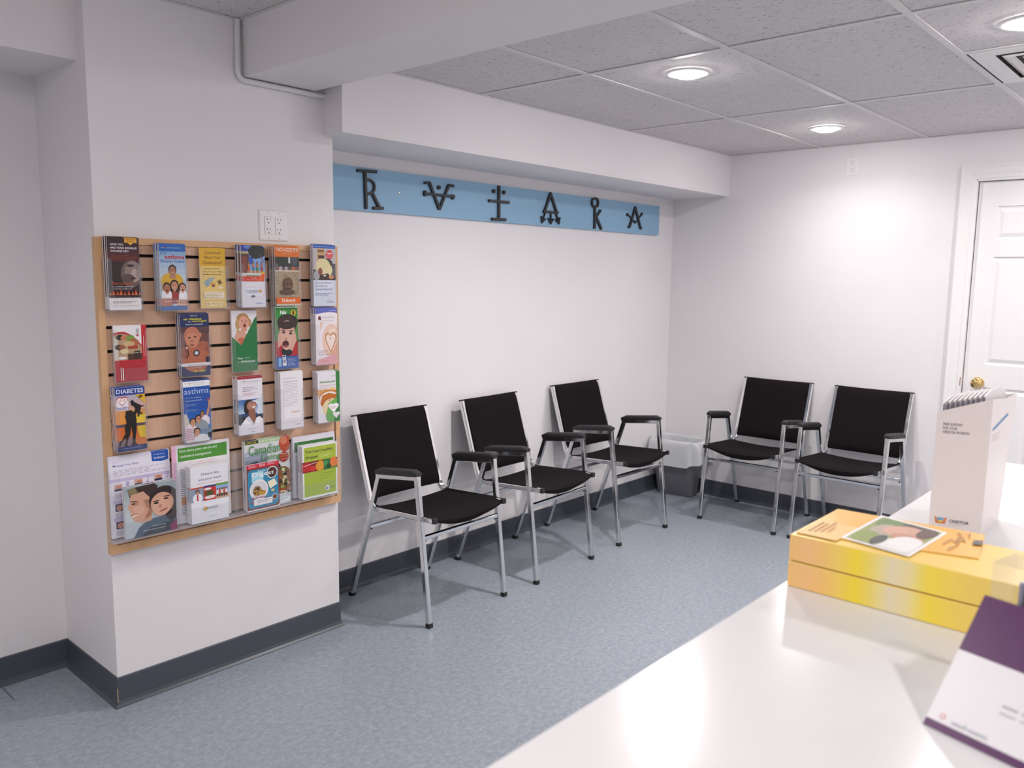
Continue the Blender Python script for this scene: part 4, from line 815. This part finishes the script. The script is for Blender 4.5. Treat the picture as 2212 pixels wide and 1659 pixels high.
def a_canad(a):
    a.R(0, 0, 1, 1, 'D4D6DA'); a.R(0, .0, 1, .05, 'A4C08A'); a.R(.02, 0, .30, .045, '1E2010'); a.T('SPECIAL', .05, .012, .27, .035, 'D8C830', .01); a.T('YOUR COMPLETE AT-HOME GUIDE', .31, .012, .97, .035, 'F0F4E8', .01)
    a.G(0, .16, .5, .34, 'AEB8CC', '7A8494', 3); a.poly([(0, .34), (.25, .30), (.5, .4), (0, .44)], '3A3A40'); a.E(.90, .10, .14, .13, 'B84A2A'); a.E(.87, .06, .08, .06, 'D07A5A'); a.poly([(.80, .3), (1, .22), (1, .34), (.75, .46)], 'DDB8A0')
    a.E(.75, .52, .25, .20, 'D8D8D8'); a.E(.72, .44, .07, .06, '2A2826'); a.E(.82, .64, .26, .20, '8A5A34')
    r = random.Random(11)
    for i in range(46): a.E(r.uniform(.62, .98), r.uniform(.46, .84), r.uniform(.02, .05), r.uniform(.012, .03), r.choice(('4A6A2E', 'B8472A', '2A3A22', 'D8C8A0', '7A2E22', '8AA050', '9A4A24')))
    a.poly([(0, .55), (.2, .5), (.3, .8), (0, .9)], '6A3A2E'); a.R(0, .84, 1, 1, 'C8CCD4'); a.T('Canadian', .08, .07, .78, .21, '4A8A42', .005); a.T('Living', .36, .215, .78, .345, '4A8A42', .005); a.T('FEEL GOOD', .05, .42, .55, .47, '1E1E22', .01)
    a.C(.86, .30, .105, 'A02018'); a.T('BONUS', .78, .245, .92, .265, 'F0C8B8', .01); a.T('RECIPE SECTION', .77, .28, .95, .30, 'D89A2A', .01); a.T('PULL OUT', .79, .32, .93, .34, 'F0C8B8'); a.R(.6, .90, .98, .97, 'E4E8E8'); a.lines(.63, .91, .95, .96, 2, '4A8AA0')
    a.T('365', .06, .84, .14, .95, '8A9A8A')
def a_dig(a):
    a.R(0, 0, 1, 1, 'E4E2E4'); a.poly([(.0, .09), (1, .09), (1, .93), (.95, .975), (.0, .975)], '7A3A30'); a.poly([(.1, .12), (.88, .12), (.96, .16), (.97, .88), (.88, .94), (.1, .94), (.03, .88), (.03, .17)], '2A92BC')
    a.poly([(.12, .13), (.87, .13), (.94, .17), (.94, .87), (.86, .93), (.12, .93), (.05, .87), (.05, .18)], '2C88B0'); a.R(0, 0, 1, .09, 'C8203A'); a.lines(.06, .02, .34, .075, 3, 'F0C0C8', .5); a.lines(.38, .015, .58, .07, 3, 'F0C0C8', .5); a.lines(.64, .015, .95, .06, 2, 'F0C0C8', .5)
    a.C(.78, .23, .17, 'E4E2E2'); a.C(.78, .23, .145, '4A2A20'); a.R(.14, .17, .50, .38, 'A8D4E4'); a.T('Reader\'s', .34, .13, .66, .18, 'D8E8F0'); a.T('Digest', .16, .18, .84, .295, 'F0F4F6', .01)
    a.C(.36, .56, .29, 'E8E6E6'); a.C(.36, .56, .25, 'D4D4D8'); a.E(.30, .58, .13, .11, '8A6A50'); a.E(.45, .63, .12, .05, 'C09038'); r = random.Random(4)
    for i in range(22): a.E(r.uniform(.2, .5), r.uniform(.5, .67), .025, .012, r.choice(('5A3A28', 'A88A6A', 'D8A840', '4A2A1C')))
    a.poly([(.62, .42), (.84, .37), (.93, .50), (.70, .58)], 'E8E4C8'); a.E(.78, .62, .06, .03, 'D8C080'); a.T('Open wine', .10, .70, .56, .745, 'C02A40', .02); a.T('AND', .08, .78, .18, .82, 'C02A40', .02); a.R(.18, .76, .76, .89, 'ECEAEC'); a.lines(.30, .785, .72, .85, 2, '4A4A54', .3); a.C(.84, .77, .09, 'D8DCE0'); a.C(.84, .77, .07, '6A3028')
def a_factsD(a):
    a.R(0, 0, 1, 1, 'D8D6E0'); a.R(.04, .08, .96, .24, '2F6E2A'); a.T('Facts about plant sterols and', .10, .10, .75, .14, '6A9A62', shear=.01); a.T('cholesterol management', .09, .16, .62, .20, '6A9A62', shear=.01); a.lines(.06, .3, .16, .95, 22, '9A98A8', .4, 9)
def a_shop(a):
    a.R(0, 0, 1, 1, 'E4E6E4'); a.R(.04, .03, .96, .32, 'A6B838'); a.R(.04, .50, .96, .96, '9EB43C'); a.T('The heart healthy', .08, .09, .88, .155, '28303A', .015); a.T('shopper', .08, .19, .45, .26, '28303A', .015); a.lines(.48, .20, .88, .25, 2, 'D8E0A0')
    a.R(0, .30, 1, .50, '7A1E1E'); a.E(.12, .40, .14, .09, 'B8242A'); a.E(.30, .44, .10, .05, 'C8302E'); a.E(.5, .41, .13, .10, 'D8962E'); a.R(.60, .30, .80, .50, '2F6A3A'); a.E(.66, .38, .07, .05, '48904A'); a.E(.74, .44, .06, .05, '1E4A2A'); a.E(.90, .38, .11, .10, 'DC7A3A', rot=-.4); a.R(.8, .46, 1, .50, '6A8A3A'); a.poly([(.02, .365), (.4, .325), (.4, .335), (.02, .375)], 'E8D8D4')
    a.lines(.5, .555, .9, .575, 1, '7A8A3A'); a.lines(.5, .60, .85, .62, 1, 'A87A3A'); a.lines(.5, .65, .8, .67, 1, '8A9A4A'); a.C(.70, .86, .065, 'E8E4EC'); a.C(.69, .865, .04, '8A7AB0'); a.T('BecelCentre', .76, .84, .92, .87, '5A6A5A')

# ------------------------------------------------------------------ slatwall board
BF = -.331   # front of the frame
BXL, BXR, BZ0, BZ1 = -4.160, -3.189, .572, 1.665
t = thing('leaflet_board', 'maple coloured slotted display board full of leaflets, fixed on the white column', 'display board', (0, 0, 0))
GR = [1.606, 1.525, 1.4445, 1.362, 1.281, 1.2005, 1.1205, 1.040, .9585, .874, .792, .711, .630]
bm = bmesh.new(); fwd = .022
for (x0, x1, z0, z1) in ((BXL, BXL+fwd, BZ0, BZ1), (BXR-fwd, BXR, BZ0, BZ1), (BXL+fwd, BXR-fwd, BZ1-fwd, BZ1), (BXL+fwd, BXR-fwd, BZ0, BZ0+.030)):
    box(bm, x0, x1, BF, YCOL, z0, z1, 0)
obj('board_frame', bm, FRAMEW, t)
bm = bmesh.new(); ed = [BZ1-fwd]+[g for g in GR]+[BZ0+.030]
box(bm, BXL+fwd, BXR-fwd, -.312, -.3055, BZ0+.03, BZ1-fwd, 1)
for a_, b_ in zip(ed, ed[1:]):
    za, zb = a_-(.0055 if a_ != ed[0] else .001), b_+(.0055 if b_ != ed[-1] else .001)
    box(bm, BXL+fwd+.001, BXR-fwd-.001, -.325, -.311, zb, za, 0)
obj('slat_panel', bm, [SLAT, SLOT], t)

def leaflet_mesh(name, w_, h_, th, art):
    bm = bmesh.new(); mats = [pc('E6E2E6')]
    box(bm, -w_/2, w_/2, -th, 0, 0, h_, 0)
    art(Art(bm, (-w_/2, -th, h_), (w_, 0, 0), (0, 0, -h_), (0, -1, 0), mats))
    me = bpy.data.meshes.new(name); bm.to_mesh(me); bm.free()
    for m in mats: me.materials.append(m)
    return me
def pocket(name, x0, x1, z0, dep, fh, label, group, notch=True, bh=.0):
    """clear holder: back sheet, two sides, floor and a U-notched front"""
    bm = bmesh.new(); th = .0018; yb = BF-.0005; yf = yb-dep
    box(bm, x0, x1, yb-th, yb, z0, z0+fh+bh, 0); box(bm, x0, x1, yf, yb-th, z0-th, z0, 1)
    for xx in (x0-th, x1): 
        prism(bm, [(yf, z0-th), (yb, z0-th), (yb, z0+fh+bh*.5), (yf, z0+fh)], xx, xx+th, 0, lambda a, b, c: Vector((c, a, b)))
    W = x1-x0; r = min(.012, W*.12); mL, mR = x0+W*.13, x1-W*.10; nb = z0+fh*.26
    def arc(cx, cz, a0, a1, n=5): return [(cx+r*math.cos(a0+(a1-a0)*k/n), cz+r*math.sin(a0+(a1-a0)*k/n)) for k in range(n+1)]
    if notch:
        P = [(x0, z0-th), (x1, z0-th), (x1, z0+fh)]+arc(mR+r, z0+fh-r, PI/2, PI)+arc(mR-r, nb+r, 0, -PI/2)+arc(mL+r, nb+r, -PI/2, -PI)+arc(mL-r, z0+fh-r, 0, PI/2)+[(x0, z0+fh)]
    else: P = [(x0, z0-th), (x1, z0-th), (x1, z0+fh), (x0, z0+fh)]
    fs = prism(bm, P, -yf, -yf+th, 1, lambda a, b, c: Vector((a, -c, b)))
    fs[0].material_index = 0; fs[1].material_index = 0
    for f in fs[:2]: f.normal_update()
    o = obj(name, bm, [ACRY, ACRE]); tag(o, label, 'leaflet holder', group); return o

BR = dict(
 shingles=(-4.140,-4.035,1.422,1.663,0.044), diary=(-3.968,-3.873,1.418,1.648,0.045), chol=(-3.804,-3.702,1.420,1.637,0.010),
 tree=(-3.658,-3.559,1.422,1.652,0.045), nota=(-3.515,-3.407,1.426,1.654,0.045), how=(-3.330,-3.222,1.420,1.667,0.029),
 red=(-4.121,-4.010,1.175,1.366,0.015), ear=(-3.898,-3.789,1.178,1.403,0.035), chick=(-3.689,-3.584,1.178,1.408,0.017),
 nix=(-3.511,-3.411,1.176,1.421,0.033), conc=(-3.331,-3.225,1.179,1.412,0.039), diab=(-4.135,-4.034,0.938,1.158,0.034),
 asth=(-3.893,-3.790,0.934,1.163,0.028), lung=(-3.688,-3.584,0.936,1.158,0.045), imp=(-3.504,-3.401,0.935,1.163,0.045), becel=(-3.326,-3.218,0.937,1.149,0.039))
INFO = dict(
 shingles=(a_shingles, 'dark red leaflet asking about a shingles vaccine, top left', 5, 'top row, leftmost'),
 diary=(a_diary, 'blue leaflet reading MY asthma Diary Card with a smiling family', 6, 'top row, second from left'),
 chol=(a_chol, 'yellow leaflet reading Concerned About Your Cholesterol', 2, 'top row, third from left'),
 tree=(a_tree, 'white leaflet with bathers under a dark tree, top row', 6, 'top row, third from right'),
 nota=(a_nota, 'orange topped leaflet reading NOT A GOOD TIME', 5, 'top row, second from right'),
 how=(a_how, 'blue topped leaflet with a fallen person and red New! spot', 4, 'top row, rightmost'),
 red=(a_red, 'red leaflet turned sideways with a couple cooking', 3, 'second row, leftmost'),
 ear=(a_ear, 'dark blue leaflet on ear infections with a baby', 5, 'second row, second from left'),
 chick=(a_chick, 'green and white chickenpox leaflet with a crying toddler', 3, 'second row, middle'),
 nix=(a_nix, 'green leaflet with a screaming boy', 5, 'second row, second from right'),
 conc=(a_conc, 'pale pink leaflet with hands making a heart', 5, 'second row, rightmost'),
 diab=(a_diab, 'leaflet titled DIABETES with black silhouettes at sunset', 4, 'third row, leftmost'),
 asth=(a_asth, 'blue leaflet titled asthma with a cheering family', 4, 'third row, second from left'),
 lung=(a_lung, 'red topped white leaflet with a woman looking up', 6, 'third row, middle'),
 imp=(a_imp, 'plain white leaflet covered in grey print, third row', 6, 'third row, second from right'),
 becel=(a_becel, 'white leaflet with toasted bread and a green edge', 5, 'third row, rightmost'))
rl = random.Random(21)
for k, (x0, x1, z0, z1, th) in BR.items():
    art, lab, n, pos = INFO[k]
    pitch = th/n; t1 = min(.0045, (th-.004)/n*.85)
    me = leaflet_mesh('leaflet', x1-x0, z1-z0, t1, art); yf = BF-.004-(th-.004)
    for i in range(n):
        o = bpy.data.objects.new('leaflet', me); COL.objects.link(o)
        y = yf+t1+i*(th-.004-t1)/max(1, n-1)
        o.location = ((x0+x1)/2+(rl.uniform(-.0022, .0022) if i else 0), y, z0+.001+(rl.uniform(0, .004) if i else 0))
        if i == 0: tag(o, 'front '+lab, 'leaflet', 'leaflets in front of their pockets')
        else: tag(o, 'spare copy behind the front '+lab, 'leaflet', 'spare copies in the pocket, '+pos)
    pocket('leaflet_pocket', x0-.003 if k != 'shingles' else x0-.004, x1+(.004 if k not in ('chick', 'nix', 'chol') else .010), z0, th+.003, (z1-z0)*(.72 if k not in ('red',) else .95),
           'clear plastic pocket on the board, %s' % pos, 'clear leaflet pockets on the board')

MG = dict(
 baby=(-4.158,-3.946,0.632,0.918,0.013), couple=(-4.125,-3.944,0.630,0.812,0.046), facts=(-3.928,-3.712,0.632,0.923,0.013), diet=(-3.888,-3.741,0.631,0.845,0.048),
 canad=(-3.660,-3.462,0.631,0.905,0.032), dig=(-3.662,-3.521,0.630,0.815,0.047), factsD=(-3.435,-3.228,0.634,0.886,0.013), shop=(-3.412,-3.242,0.630,0.852,0.048))
MI = dict(
 baby=(a_baby, 'baby massage sheet with lilac bands behind the couple booklet', 'sheet', 2, .003), couple=(a_couple, 'booklet with a man and woman leaning together, bottom left', 'booklet', 2, .006),
 facts=(a_facts, 'sheet headed Facts about plant sterols in a bright green band', 'sheet', 2, .003), diet=(a_diet, 'white booklet reading Dietary fats and your heart', 'booklet', 4, .006),
 canad=(a_canad, 'magazine with green title letters and a salad on the cover', 'magazine', 2, .008), dig=(a_dig, 'small blue digest magazine with a cereal bowl and red top strip', 'magazine', 1, .010),
 factsD=(a_factsD, 'grey sheet with dark green band above the lime green booklet', 'sheet', 2, .003), shop=(a_shop, 'lime green booklet reading The heart healthy shopper', 'booklet', 4, .006))
for k, (x0, x1, z0, z1, th) in MG.items():
    art, lab, cat, n, t1 = MI[k]; nm = dict(sheet='info_sheet', booklet='booklet', magazine='magazine')[cat]
    me = leaflet_mesh(nm, x1-x0, z1-z0, t1, art)
    for i in range(n):
        o = bpy.data.objects.new(nm, me); COL.objects.link(o)
        y = BF-th+t1+i*(t1+.0012)
        o.location = ((x0+x1)/2-(.0016*i), y, z0+.001+(.003*i if k not in ('diet', 'shop') else .0008*i))
        if i == 0: tag(o, lab, cat)
        else: tag(o, 'spare copy behind the '+lab, cat, 'spare copies of the '+lab)
for x0, x1, lab in ((-4.170, -3.940, 'clear magazine pocket at the bottom left corner of the board, holding the couple booklet'), (-3.935, -3.706, 'clear magazine pocket holding the dietary fats booklet'),
                        (-3.701, -3.466, 'clear magazine pocket holding the green titled magazine'), (-3.459, -3.222, 'clear magazine pocket at the bottom right of the board, holding the lime green booklet')):
    pocket('magazine_pocket', x0, x1, .628, .053, .246, lab, 'clear magazine pockets along the bottom', True)
# pink dotted strip between the first two pockets
bm = bmesh.new(); mats = [pc('E6AECB')]; box(bm, -3.9445, -3.929, BF-.0265, BF-.0255, .80, .931, 0)
A_ = Art(bm, (-3.9445, BF-.0265, .931), (.0155, 0, 0), (0, 0, -.131), (0, -1, 0), mats)
for i in range(11): A_.C(.3+.4*(i % 2), .06+.085*i, .09, 'F6E6EE')
o = obj('info_sheet', bm, mats); tag(o, 'edge of a pink sheet with white dots between two bottom pockets', 'sheet')

# ------------------------------------------------------------------ reception counter
CT = 1.02
t = thing('reception_counter', 'glossy white reception counter filling the bottom right', 'counter', (0, 0, 0))
bm = bmesh.new(); box(bm, -5.05, -2.49, -3.30, -2.622, CT-.04, CT, 0, .003); obj('countertop', bm, COUNTER, t)
bm = bmesh.new(); box(bm, -5.02, -2.52, -3.27, -2.66, 0, CT-.04, 0); obj('counter_base', bm, PANELW, t)

# yellow box pair
YX0, YX1, YY0, YY1 = -3.917, -3.733, -3.06, -2.634
def ybox(z0, z1, dx, lab):
    bm = bmesh.new(); mats = [pc('F6D36E', .25)]
    box(bm, YX0+dx, YX1+dx, YY0, YY1, z0, z1, 0, .0012)
    a = Art(bm, (YX0+dx, YY1-.001, z1-.001), (0, -(YY1-YY0)+.002, 0), (0, 0, -(z1-z0)+.002), (-1, 0, 0), mats)
    cols = ['FBCB80', 'FAC88A', 'FACB7A', 'FAD86A', 'FAE03C', 'F6E27C', 'EDE2C0', 'F4E4A4', 'FAE24C', 'FADE5E', 'F6D86A', 'F5D66C', 'F4D46C', 'F3D270', 'F1D078', 'F1D078']
    n = 96
    for i in range(n):
        f = i/(n-1)*(len(cols)-1); k0 = min(len(cols)-2, int(f)); c0, c1 = cols[k0], cols[k0+1]; g_ = f-k0
        c = ''.join('%02X' % int(int(c0[j:j+2], 16)*(1-g_)+int(c1[j:j+2], 16)*g_) for j in (0, 2, 4))
        if dx: pass
        a.R(i/n, 0, (i+1)/n, 1, c)
        a.k -= 1
    o = obj('yellow_box', bm, mats); tag(o, lab, 'box', 'flat yellow boxes on the counter'); return o
ybox(CT+.0005, CT+.0455, 0, 'flat yellow box lying on the counter, lower of the two')
ybox(CT+.0475, CT+.0935, .0005, 'flat yellow box stacked on top of the other one, under the photo card')
# photo booklet on the boxes
bm = bmesh.new(); mats = [pc('F7C05C', .22)]
Z0 = CT+.0940
P = [(-3.905, -2.640), (-3.703, -2.637), (-3.684, -2.887), (-3.832, -2.910)]
prism(bm, P, Z0, Z0+.0016, 0)
a = Art(bm, (-3.905, -2.64, Z0+.0016), (0, -.27, 0), (.21, 0, 0), (0, 0, 1), mats)
def wp(x, y): return ((-2.64-y)/.27, (x+3.905)/.21)
def quad(ps, h): a.k += 1; f = bm.faces.new([bm.verts.new((x, y, Z0+.0016+.00006*a.k+.0001)) for x, y in ps]); f.material_index = a.mi(h); f.normal_update(); (f.normal_flip() if f.normal.z < 0 else None)
quad([(-3.905, -2.64), (-3.80, -2.64), (-3.80, -2.71), (-3.905, -2.71)], 'F6C678'); quad([(-3.846, -2.842), (-3.832, -2.909), (-3.685, -2.886), (-3.69, -2.80)], 'F6B43E')
Q = [Vector(v) for v in ((-3.893, -2.722), (-3.700, -2.712), (-3.722, -2.834), (-3.904, -2.825))]
Q = [Vector(v) for v in ((-3.880, -2.708), (-3.690, -2.714), (-3.720, -2.836), (-3.903, -2.826))]
quad(Q, 'F4F0F0')
def qp(u, v):  # inside the photo: u along first edge, v toward the far side
    A0 = Q[0].lerp(Q[1], .045+.91*u); B0 = Q[3].lerp(Q[2], .045+.91*u); return A0.lerp(B0, .05+.90*v)
def qe(cu, cv, ru, rv, h, n=16): quad([qp(min(1, max(0, cu+ru*math.cos(2*PI*i/n))), min(1, max(0, cv+rv*math.sin(2*PI*i/n)))) for i in range(n)], h)
quad([qp(0, 0), qp(1, 0), qp(1, 1), qp(0, 1)], '9AA05A')
qe(.85, .3, .3, .28, '6E8A4A'); qe(.55, .3, .25, .2, 'B8A898'); qe(.2, .2, .22, .2, '8A9A48'); qe(.85, .7, .25, .3, '4A3A30'); qe(.70, .62, .2, .3, 'D0A08A'); qe(.62, .45, .16, .2, 'D8AA94'); qe(.5, .7, .14, .25, 'C89078')
quad([qp(0, .45), qp(.3, .45), qp(.45, .75), qp(.35, 1), qp(0, 1)], 'E8E6E4'); qe(.2, .42, .2, .10, '3A4238'); qe(.3, .8, .25, .25, 'ECEAEA'); qe(.78, .85, .2, .12, '5A3A30')
for i, (x, ln) in enumerate(((-3.89, .03), (-3.875, .036), (-3.86, .028), (-3.845, .034))): pass
for i in range(4):
    y = -2.652-.009*i; L0 = (.075, .065, .08, .05)[i]; x = -3.885+.006*i
    while x < -3.885+L0:
        quad([(x, y), (x+.010, y-.0005), (x+.010, y-.0032), (x, y-.0027)], '9A6A30'); x += .0125
rng = random.Random(8)
def stroke(pts, w_, h):
    for (x0, y0), (x1, y1) in zip(pts, pts[1:]):
        d = Vector((x1-x0, y1-y0)); nn = Vector((-d.y, d.x)).normalized()*w_; quad([(x0+nn.x, y0+nn.y), (x1+nn.x, y1+nn.y), (x1-nn.x, y1-nn.y), (x0-nn.x, y0-nn.y)], h)
stroke([(-3.80, -2.848), (-3.76, -2.852), (-3.775, -2.862), (-3.735, -2.858)], .0012, 'A8702A'); stroke([(-3.80, -2.868), (-3.75, -2.864), (-3.76, -2.874), (-3.71, -2.850)], .0012, 'A8702A'); stroke([(-3.825, -2.862), (-3.80, -2.866)], .0016, 'A8702A'); stroke([(-3.72, -2.852), (-3.705, -2.868), (-3.73, -2.872)], .0012, 'A8702A')
quad([(-3.741, -2.882), (-3.732, -2.894), (-3.760, -2.899), (-3.770, -2.886)], '3A2A28')
o = obj('photo_card', bm, mats); tag(o, 'orange and yellow card with a framed photo lying on the yellow boxes', 'card')

# white leaflet dispenser
t = thing('leaflet_dispenser', 'tall white card dispenser with small blue and orange logo, standing behind the yellow boxes', 'leaflet holder', (0, 0, 0))
FL0, FR0, BR0, BL0 = [Vector(v) for v in ((-3.367, -2.714, CT), (-3.345, -2.812, CT), (-3.192, -2.812, CT), (-3.214, -2.714, CT))]
FL1, FR1, BR1, BL1 = [Vector(v) for v in ((-3.369, -2.714, 1.277), (-3.347, -2.813, 1.313), (-3.108, -2.812, 1.302), (-3.135, -2.714, 1.285))]
bm = bmesh.new(); mats = [pc('EDE6E6', .35)]
cin = (FL0+FR0+BR0+BL0+FL1+FR1+BR1+BL1)/8
def sheet(ps, h=.0012):
    n_ = (ps[1]-ps[0]).cross(ps[2]-ps[0]).normalized()
    if n_.dot(cin-ps[0]) < 0: n_ = -n_
    A1 = [bm.verts.new(p) for p in ps]; B1 = [bm.verts.new(p+n_*h) for p in ps]; fs = [bm.faces.new(A1), bm.faces.new(list(reversed(B1)))]
    for k in range(len(ps)): fs.append(bm.faces.new((A1[k], B1[k], B1[(k+1) % len(ps)], A1[(k+1) % len(ps)])))
    bmesh.ops.recalc_face_normals(bm, faces=fs)
sheet([FL0, FR0, FR1, FL1]); sheet([FR0, BR0, BR1, FR1.lerp(BR1, .55)-Vector((0, 0, .006)), FR1]); sheet([BR0, BL0, BL1, BR1]); sheet([BL0, FL0, FL1, BL1-Vector((0, 0, .05))]); sheet([FL0, FR0, BR0, BL0])
nf = (FR0-FL0).cross(Vector((0, 0, 1))).normalized()
if nf.x > 0: nf = -nf
a = Art(bm, FL0+Vector((-.0026, 0, .285)), FR0-FL0, (.0024, 0, -.285), nf, mats)
a.T('FREE SUPPORT', .13, .175, .50, .195, '8A8086', .015); a.T('FOR YOUR', .13, .205, .40, .225, '8A8086', .015); a.T('CRESTOR PATIENTS', .13, .235, .63, .255, '8A8086', .015)
a.poly([(.10, .905), (.13, .905), (.17, .935), (.27, .935), (.30, .905), (.34, .905), (.31, .955), (.13, .955)], 'E08A5A'); a.poly([(.15, .91), (.28, .91), (.26, .935), (.17, .935)], '5FA8D8'); a.E(.22, .935, .03, .010, 'F0D040')
a.T('CRESTOR', .39, .915, .76, .938, '5A5A72', .02); a.lines(.4, .948, .7, .955, 1, 'A8A4B0')
ns = Vector((0, -1, 0)); a = Art(bm, FR0+Vector((0, -.0014, .285)), BR0-FR0+Vector((.03, .0002, 0)), (0, .0012, -.285), ns, mats)
a.poly([(.10, .20), (.85, .135), (.85, .155), (.10, .22)], '3A86C0'); a.lines(.12, .25, .55, .31, 3, 'C8A8A0', .2)
obj('dispenser_box', bm, mats, t)
for i in range(9):
    f = i/8; y = -2.722-.009*i; bm = bmesh.new(); mats = [pc('F0ECEE', .35), pc('5A5E78', .4)]
    ztop = 1.298+.020*f; xa, xb = -3.360+.018*f, -3.150
    pts = [(xa, CT+.003), (xb-.04, CT+.003), (xb, ztop-.004), (xb-.08, ztop+.008), (xa+.05, ztop+.007), (xa, ztop)]
    prism(bm, pts, -y, -y+.0032, 0, lambda p_, q_, c_: Vector((p_, -c_, q_)))
    box(bm, xa-.0006, xa, y-.0030, y-.0002, ztop-.045, ztop-.004, 1)
    o = obj('leaflet', bm, mats); tag(o, 'one of the white leaflets packed upright in the tall white dispenser', 'leaflet', 'leaflets packed in the tall white dispenser')

# purple and white leaflet display
ang = math.radians(75); R_ = Vector((-math.cos(ang), -math.sin(ang), 0)); Nn = Vector((math.sin(ang), -math.cos(ang), 0)); Zv = Vector((0, 0, 1))
B0 = Vector((-4.243, -2.949, CT)); PW = .26
t = thing('leaflet_display', 'purple and white leaning card display at the bottom right corner', 'leaflet display', (0, 0, 0))
bm = bmesh.new(); mats = [pc('E4E2E6', .35)]
Vv = Nn*.120+Zv*.139; nrm = R_.cross(Vv).normalized()
if nrm.z < 0: nrm = -nrm
def slab(bm, o_, u_, v_, n_, th, mi=0):
    A1 = [bm.verts.new(p) for p in (o_, o_+u_, o_+u_+v_, o_+v_)]; B1 = [bm.verts.new(p-n_*th) for p in (o_, o_+u_, o_+u_+v_, o_+v_)]; fs = [bm.faces.new(A1), bm.faces.new(B1)]
    for k in range(4): fs.append(bm.faces.new((A1[k], A1[(k+1) % 4], B1[(k+1) % 4], B1[k])))
    for f in fs: f.material_index = mi
    bmesh.ops.recalc_face_normals(bm, faces=fs)
slab(bm, B0+Zv*.001, R_*PW, Vv, nrm, .0015)
a = Art(bm, B0+Zv*.001+Vv, R_*PW, -Vv, nrm, mats)
a.R(0, 0, 1, .43, '4E1252'); a.R(0, .945, 1, 1, '4E1252'); a.lines(.27, .665, 1.0, .690, 1, 'B0ACB2', .7, 3); a.lines(.27, .715, .95, .737, 1, 'BCB8BE', .6, 5)
a.C(.065, .90, .014, 'D89A98'); a.C(.065, .90, .008, 'E4E2E6'); a.T('sanofi-aventis', .11, .89, .27, .925, '9AA8B4')
obj('front_panel', bm, mats, t)
bm = bmesh.new()
for s0 in (0, PW-.0015):
    q0 = B0+R_*s0+Zv*.0005; prism_pts = [q0+Nn*.004, q0+Nn*.185, q0+Nn*.185+Zv*.07, q0+Nn*.116+Zv*.131]
    A1 = [bm.verts.new(p) for p in prism_pts]; B1 = [bm.verts.new(p+R_*.0015) for p in prism_pts]
    bm.faces.new(A1); bm.faces.new(list(reversed(B1)))
    for k in range(4): bm.faces.new((A1[k], B1[k], B1[(k+1) % 4], A1[(k+1) % 4]))
bmesh.ops.recalc_face_normals(bm, faces=bm.faces[:]); obj('side_wing', bm, pc('E0DCE2', .35), t)
bm = bmesh.new(); ob = B0+R_*.004+Nn*.124+Zv*.0005; hh = .185; dd = .058
for o_, u_, v_, n_ in ((ob, R_*(PW-.008), Zv*hh, -Nn), (ob+Nn*dd, R_*(PW-.008), Zv*hh, Nn), (ob, Nn*dd, Zv*hh, -R_), (ob+R_*(PW-.008), Nn*dd, Zv*hh, R_), (ob+Zv*hh, R_*(PW-.008), Nn*dd, Zv)):
    slab(bm, o_, u_, v_, n_, .0012)
obj('clear_cover', bm, ACRY, t)
for i in range(14):
    bm = bmesh.new(); o_ = B0+R_*(.034+.0078*i)+Nn*(.132+.0015*(i % 3))+Zv*.002; slab(bm, o_, Nn*.044, Zv*(.163-.003*(i % 2)), -R_, .0048)
    o = obj('leaflet', bm, [pc(('8A84A0', '5A5270', 'B0ACBC', '6A6480', '3E3850')[i % 5], .35)]); tag(o, 'dark leaflet edge standing under the clear cover of the purple display', 'leaflet', 'leaflets under the clear cover of the purple display')
